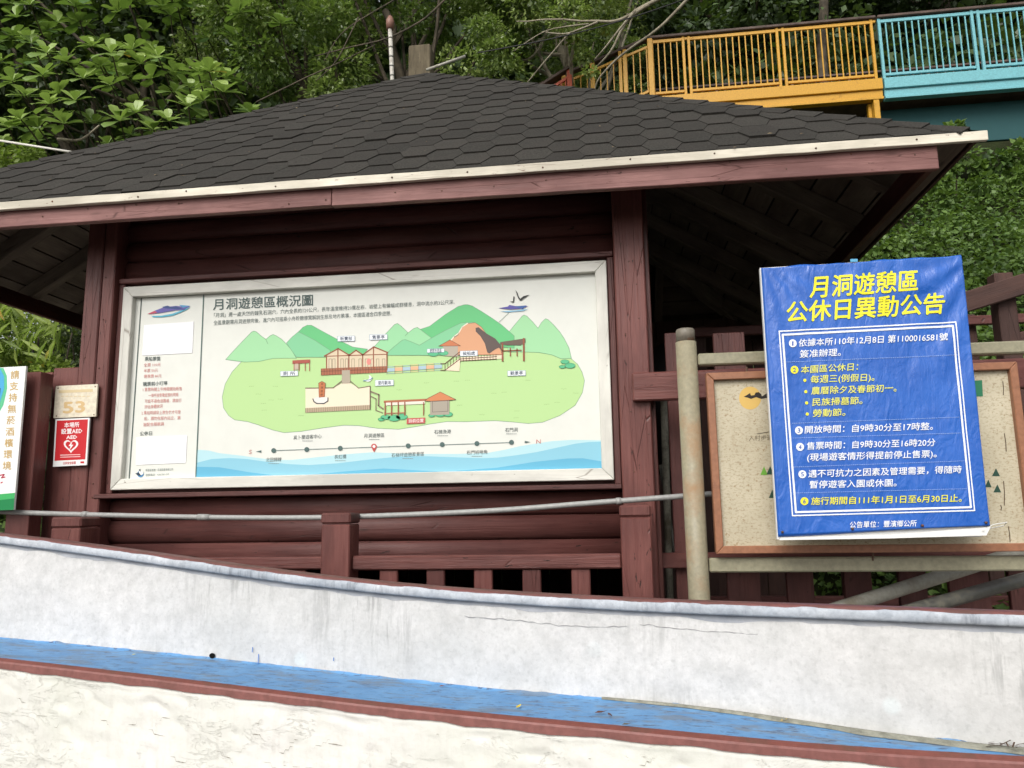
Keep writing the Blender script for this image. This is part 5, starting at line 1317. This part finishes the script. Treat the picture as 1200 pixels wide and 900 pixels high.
def limb(name, pts, r0, r1, mat, par, n=8):
    pts = [Vector(p) for p in pts]; q = []
    m = len(pts)
    for i in range(m-1):
        p0, p1, p2, p3 = pts[max(i-1, 0)], pts[i], pts[i+1], pts[min(i+2, m-1)]
        for k in range(5):
            t = k/5; q.append(.5*((2*p1)+(-p0+p2)*t+(2*p0-5*p1+4*p2-p3)*t*t+(-p0+3*p1-3*p2+p3)*t**3))
    q.append(pts[-1]); M_ = len(q)
    for i in range(1, M_): q[i] = q[i]+Vector((mnoise.noise(q[i]*3), mnoise.noise(q[i]*3+Vector((5, 0, 0))), mnoise.noise(q[i]*3+Vector((0, 9, 0)))))*r0*.8
    rad = [r0+(r1-r0)*(i/(M_-1)) for i in range(M_)]
    return tube(name, q, rad, mat, par, n=n)
def tree(label, base, crown_c, trunk_r, nlimb, mat_l, rad, per, size, centres, bark=BARK, tpl=T2, width=1.0, group=None, name='broadleaf_tree', droop=.2):
    b = Vector((base[0], base[1], gz(base[0], base[1])-.1)); tr = thing(name, label, 'tree', tuple(b), group or 'trees on the hillside behind the kiosk')
    cc = Vector(crown_c); limb('trunk', [b, b+(cc-b)*.35+Vector((.15, 0, 0)), b+(cc-b)*.7, cc], trunk_r, trunk_r*.35, bark, tr, 12)
    idx = rng.choice(len(centres), min(nlimb, len(centres)), replace=False)
    for j in idx:
        e = Vector(centres[j]); s = b+(cc-b)*rng.uniform(.45, .95); m_ = (s+e)/2+Vector((0, 0, -.25+rng.uniform(-.2, .3)))
        limb('branch', [s, m_, e], trunk_r*.28, trunk_r*.07, bark, tr, 6)
    foliage(tr, centres, rad, per, size, mat_l, 'crown', tpl, width, droop)
    return tr

# ---- the big-leaved tree upper left
b = (-3.4, 9.6); bz = gz(*b)-.1
al = thing('almond_tree', 'broad tree with large glossy paddle leaves in bright rosettes above the left roof slope', 'tree', (b[0], b[1], bz))
cc = at(160, 60, 9.4)
limb('trunk', [Vector((b[0], b[1], bz)), Vector((b[0], b[1], bz+1.6)), at(190, 170, 10.2), at(170, 90, 10.2)], .14, .05, BARK, al, 12)
RS = [(55, 62), (108, 54), (98, 92), (118, 78), (155, 58), (185, 66), (150, 88), (178, 92), (50, 88), (58, 122), (24, 140), (45, 150), (232, 84), (250, 96), (198, 142), (180, 152), (245, 84), (70, 110), (88, 118), (130, 100), (205, 108), (220, 125), (15, 95), (238, 118), (130, 62), (78, 72), (160, 132), (140, 142), (30, 112), (262, 108), (10, 150), (110, 145), (165, 75), (75, 145)]
L8 = T6[0]
def leafobj_mesh():
    me = bpy.data.meshes.new('leaf'); tv = np.array([[0, 0, 0], [-.13, .28, .03], [-.31, .62, .03], [-.28, .87, -.01], [0, 1, -.10], [.28, .87, -.01], [.31, .62, .03], [.13, .28, .03], [0, .3, 0], [0, .64, -.01], [0, .85, -.04]])
    me.from_pydata([tuple(v) for v in tv], [], [(0, 8, 1), (1, 8, 9, 2), (2, 9, 10, 3), (3, 10, 4), (0, 7, 8), (8, 7, 6, 9), (9, 6, 5, 10), (10, 5, 4)])
    return tv, me
TVA, LM0 = leafobj_mesh()
LMS = []
for k, tn in enumerate((.35, .5, .62, .75, .85, .93, .97)):
    m_ = LM0.copy(); m_.name = 'leaf'; a_ = m_.attributes.new('leaf_tone', 'FLOAT', 'FACE'); a_.data.foreach_set('value', [tn]*len(m_.polygons)); m_.materials.append(ALM); LMS.append(m_)
TA = (TVA, [tuple(p.vertices) for p in LM0.polygons])
cnt = 0; RP, RD, RU, RZ, RTn = [], [], [], [], []
R0 = random.Random(21)
for (px, py) in RS+[(R0.uniform(-150, 330), R0.uniform(-150, 170)) for _ in range(230)]:
    front = cnt < 288 and (px, py) in RS
    Y = R0.uniform(8.0, 8.5) if front else R0.uniform(8.7, 10.6)
    if not front and not (-150 < px < 285 and py < 200-.23*px+6): pass
    c0 = at(px, py, Y); axis = Vector((R0.uniform(-.35, .35), -.5+R0.uniform(-.3, .2), .95)).normalized()
    n = 8 if front else R0.randint(7, 10); ph = R0.uniform(0, 6.28); bright = R0.uniform(.0, 1)
    limb_s = c0-axis*R0.uniform(.25, .5)+Vector((0, .25, 0))
    if front or R0.random() < .4: limb('twig', [limb_s+Vector((R0.uniform(-.2, .2), .3, -.1)), limb_s, c0], .016, .008, BARK, al, 5)
    ax = axis.orthogonal().normalized(); ay = axis.cross(ax)
    for k in range(n):
        th = ph+k*2.399; el = .95-1.25*(k/n)+R0.uniform(-.15, .15)      # inner leaves upright, outer drooping
        d = (ax*math.cos(th)+ay*math.sin(th))*math.cos(el)+axis*math.sin(el)
        sz = (.19+.10*(k/n))*R0.uniform(.8, 1.15); up = (axis+Vector((0, 0, .2))-d*d.dot(axis)).normalized()
        if front:
            x = d.cross(up).normalized(); z = x.cross(d)
            M = Matrix(((x.x, d.x, z.x, c0.x), (x.y, d.y, z.y, c0.y), (x.z, d.z, z.z, c0.z), (0, 0, 0, 1))) @ Matrix.Diagonal((sz, sz, sz, 1))
            ti = min(5, max(0, int(5.2-5*(k/n)*.9+R0.uniform(-1.2, .6)*(1)-1.6*(1-bright)))); ti = 6 if R0.random() < .01 else ti
            o = link('leaf', LMS[ti], None, al); place(o, M, al); cnt += 1
        else:
            RP.append(c0); RD.append(d); RU.append(up); RZ.append(sz); RTn.append(min(.94, max(.02, .75-.6*k/n-.35*(1-bright)+R0.uniform(-.1, .1))))
leafmesh('crown', np.array(RP), np.array(RD), np.array(RU), np.array(RZ), np.array(RTn), ALM, al, TA)
for e in ((40, 40), (95, 100), (230, 70), (20, -20), (150, 0)): limb('branch', [at(185, 130, 10.2), at((190+e[0])/2, (120+e[1])/2+6, 9.9), at(e[0], e[1], 9.4)], .04, .015, BARK, al, 7)
limb('branch', [at(68, 163, 8.2), at(95, 162, 8.2), at(117, 147, 8.2)], .02, .012, PBARK, al, 6)
# ---- darker big tree behind it
cs = region(70, (-260, 190), (-190, 150), (10.8, 12.6))
tree('dark broad tree behind the large-leaved tree at the top left corner', (-6.2, 12), tuple(at(20, 40, 11.6)), .2, 14, DARKL, .62, 330, .17, cs, width=1.0)
# ---- tall fine-leaved tree, centre left
cs = region(64, (225, 420), (-170, 112), (9.2, 11.2))
tree('bright fine-leaved tree rising behind the left slope of the roof', (-2.6, 10.6), tuple(at(330, 30, 10.4)), .14, 14, FINE, .42, 520, .072, cs, name='fine_leaved_tree')
# ---- olive tone loose tree centre with trunk at x 450
cs = region(84, (380, 600), (-170, 80), (9.6, 12.2))
tree('fine-leaved tree with brown trunk behind the roof peak', (-2.0, 10.8), tuple(at(452, 10, 10.6)), .16, 16, FINE, .40, 480, .066, cs, name='fine_leaved_tree')
cs = region(50, (560, 628), (-150, 92), (9.6, 12.0))+region(26, (640, 725), (-150, 22), (9.6, 11))+region(24, (600, 760), (-60, 110), (12.4, 13.4))+region(8, (740, 830), (-150, -40), (9.6, 11))
tr3 = tree('fine-leaved tree with long bare grey branches over the right slope of the roof', (-.2, 11.9), tuple(at(650, -30, 10.8)), .15, 12, FINE, .36, 430, .066, cs, name='fine_leaved_tree', bark=PBARK)
BRS = [([(860, -40), (760, 5), (735, 20), (700, 26), (650, 23), (605, 26)], .030, .008), ([(760, 5), (738, 22), (716, 60), (700, 78)], .026, .010), ([(745, 12), (712, 52), (697, 70)], .018, .008), ([(830, -30), (800, 4), (768, 36), (728, 66), (702, 92), (696, 112)], .024, .009), ([(700, 26), (680, 34), (660, 40), (636, 37)], .016, .007), ([(668, 38), (640, 70), (617, 98)], .012, .006), ([(690, 28), (640, 36), (602, 60)], .010, .005)]
for pts, r0, r1 in BRS: limb('branch', [at(x, y, 9.0+.15*i) for i, (x, y) in enumerate(pts)], r0, r1, PBARK, tr3, 8)
b5 = [t_ for t_ in C.objects if t_.get('label') == 'fine-leaved tree with brown trunk behind the roof peak'][0]
for pts, r0, r1 in (([(540, -20), (500, 20), (455, 44), (400, 58), (370, 66)], .016, .007), ([(500, -20), (440, 12), (400, 40), (380, 72)], .012, .005), ([(420, 20), (395, 70), (370, 95)], .010, .005), ([(300, 120), (350, 95), (395, 75), (440, 52)], .012, .006)): limb('branch', [at(x, y, 9.1) for x, y in pts], r0, r1, BARK, b5, 7)
# fine sprays hanging near the yellow stair rail
cs = [tuple(at(x, y, 10.2)) for x, y in ((684, 66), (676, 46), (692, 84), (655, 40))]
foliage(tr3, cs, .13, 110, .075, FINE, 'leaf_spray')
# ---- dark trees behind the footbridge
cs = region(90, (690, 1010), (-190, 110), (13.2, 16.2))
tree('tall dark evergreen behind the yellow footbridge span', (2.0, 15), tuple(at(860, 0, 15)), .25, 10, DARKL, .7, 420, .15, cs)
cs = region(60, (1000, 1320), (-190, 0), (14.0, 17.0))
tree('dark evergreen behind the cyan footbridge span', (6.6, 16.2), tuple(at(1120, -40, 16)), .25, 10, DARKL, .75, 400, .15, cs)
tag(limb('dark_trunk', [at(962, 40, 13.2)+Vector((0, 0, -3)), at(962, 20, 13.2), at(975, -60, 13.3)], .10, .07, BARK, None), 'slanting dark trunk standing behind the yellow footbridge handrail', 'trunk')
# ---- shrubs seen under the left eave
sh = thing('shrub', 'yellow-green shrub with narrow arching leaves seen under the left eave', 'shrub', tuple(at(40, 470, 7.2)-Vector((0, 0, 1.2))))
cs = region(60, (-120, 70), (348, 450), (7.0, 8.2))
foliage(sh, cs, .20, 240, .062, LIME, 'foliage', T2, .9)
n = 70; P = []; D = []; U = []
for _ in range(n):
    p = at(rng.uniform(-60, 70), rng.uniform(370, 430), rng.uniform(6.8, 7.1)); a = rng.uniform(-1.2, 1.2); P.append(p); D.append((math.sin(a), -.25, math.cos(a)*.9-.1)); U.append((-math.cos(a)*.2, -1, .5))
leafmesh('long_leaf', np.array(P), np.array(D), np.array(U), rng.uniform(.18, .34, n), rng.uniform(.2, .99, n), LIME, sh, T2, 'stuff', .35)
for k in range(5): limb('stem', [at(10+k*18, 520, 7.4), at(14+k*15, 450, 7.4), at(5+k*20, 390, 7.4)], .02, .008, BARK, sh, 6)
s2 = thing('shrub', 'greyish green shrub beside the left kiosk post under the eave', 'shrub', tuple(at(85, 470, 7.9)-Vector((0, 0, 1.2))))
cs = region(34, (62, 150), (372, 450), (7.6, 8.3)); foliage(s2, cs, .17, 230, .045, GREYL, 'foliage')
limb('stem', [at(85, 520, 8), at(88, 450, 8), at(85, 400, 8)], .02, .008, BARK, s2, 6)
s3 = thing('shrub', 'dark leafy shrub at the back, left of the kiosk', 'shrub', tuple(at(20, 470, 9.4)-Vector((0, 0, 1.0))))
cs = region(60, (-260, 160), (260, 470), (9.0, 10.2)); foliage(s3, cs, .42, 260, .10, DARKL, 'foliage')
for k in range(3): limb('stem', [at(10+k*28, 560, 9.6), at(14+k*25, 450, 9.6), at(5+k*30, 330, 9.6)], .03, .01, BARK, s3, 6)
# lime sprigs at the left edge above the roof
s4 = thing('shrub', 'small lime-green shrub poking over the left end of the roof', 'shrub', tuple(at(20, 260, 8.3)-Vector((0, 0, .8))))
cs = region(16, (-40, 45), (172, 205), (8.0, 8.6)); foliage(s4, cs, .14, 120, .07, LIME, 'foliage')
limb('stem', [at(20, 330, 8.4), at(24, 250, 8.4), at(15, 190, 8.3)], .02, .008, BARK, s4, 6)

# ---- ivy and ground cover on the slope (nobody could count it)
def cover(name, n, xr, yr, size, mat, lift, label, clump=.5, cat='ground cover', tpl=T2, up=(0, -.5, 1), zthr=None):
    X = rng.uniform(*xr, n); Y = rng.uniform(*yr, n); P = []; G = []
    if name == 'woodland_undergrowth': k_ = (X < -.5) | (Y > 13.4); X = X[k_]; Y = Y[k_]; n = len(X)
    for x, y in zip(X, Y):
        nz = mnoise.noise(Vector((x*1.6, y*1.6, 1.0))); nz2 = mnoise.noise(Vector((x*4.5, y*4.5, 3.0)))
        P.append((x, y, terr(x, y)+lift*(.35+.65*rng.random())*(1+1.2*nz+.7*nz2))); G.append(.5+nz*.8+nz2*.4)
    P = np.array(P); G = np.array(G)
    D = rng.normal(size=(n, 3))*.7+np.array([0, -.6, -.25]); U = rng.normal(size=(n, 3))*.45+np.array(up)
    o = leafmesh(name, P, D, U, size*rng.uniform(.6, 1.4, n), np.clip(.5*G+.5*rng.random(n)-.05, 0, .95), mat, None, tpl, 'stuff', 1.5)
    tag(o, label, cat); return o
cover('ivy_cover', 100000, (1.6, 9.5), (5.2, 11.2), .064, IVY, .26, 'dense green creeper covering the steep slope under the footbridge')
cover('woodland_undergrowth', 52000, (-14, 14), (10.5, 24), .26, DARKL, 1.3, 'dark woodland undergrowth filling the hillside behind the trees', tpl=T2)
cover('hillside_scrub', 16000, (-9, 1.8), (8.6, 11.5), .13, IVY, .5, 'low scrub on the slope directly behind the kiosk')
# vine sprigs hanging at the right end of the roof edge
vs = thing('creeper_sprig', 'leafy creeper sprigs standing up beside the right tip of the roof edge', 'creeper', tuple(at(1130, 200, 7.6)))
cs = [tuple(at(x, y, 7.6)) for x, y in ((1120, 168), (1130, 182), (1112, 200), (1145, 196), (1168, 188), (1192, 180), (1205, 172), (1150, 215), (1105, 215), (1118, 152), (1108, 232), (1190, 205))]
foliage(vs, cs, .12, 90, .065, IVY, 'foliage', T2, 1.5)
limb('stem', [at(1120, 230, 7.7), at(1122, 190, 7.6), at(1124, 148, 7.6)], .01, .004, BARK, vs, 5)
# far wooded mass so that no horizon shows between the trees
cs = [(float(x), float(y), terr(float(x), float(y))+rng.uniform(.5, 4.5)) for x, y in zip(rng.uniform(-3.5, 26, 260), rng.uniform(17, 27, 260))]
cs += [(float(x), float(y), terr(float(x), float(y))+rng.uniform(.3, 2.2)) for x, y in zip(rng.uniform(-26, -3.5, 120), rng.uniform(15, 24, 120))]
cs += [tuple(at(rng.uniform(-420, 760), rng.uniform(-330, 260), rng.uniform(15, 20))) for _ in range(650)]
P, D, U, G = clumps(cs, 1.3, 230)
o = leafmesh('distant_wood', P, D, U, .34*rng.uniform(.6, 1.4, len(P)), np.clip(.5*G+.4*rng.random(len(P)), 0, .95), DARKL, None, T2, 'stuff'); tag(o, 'dense dark wood closing the hillside behind everything', 'wood')
print('objects', len(C.objects))
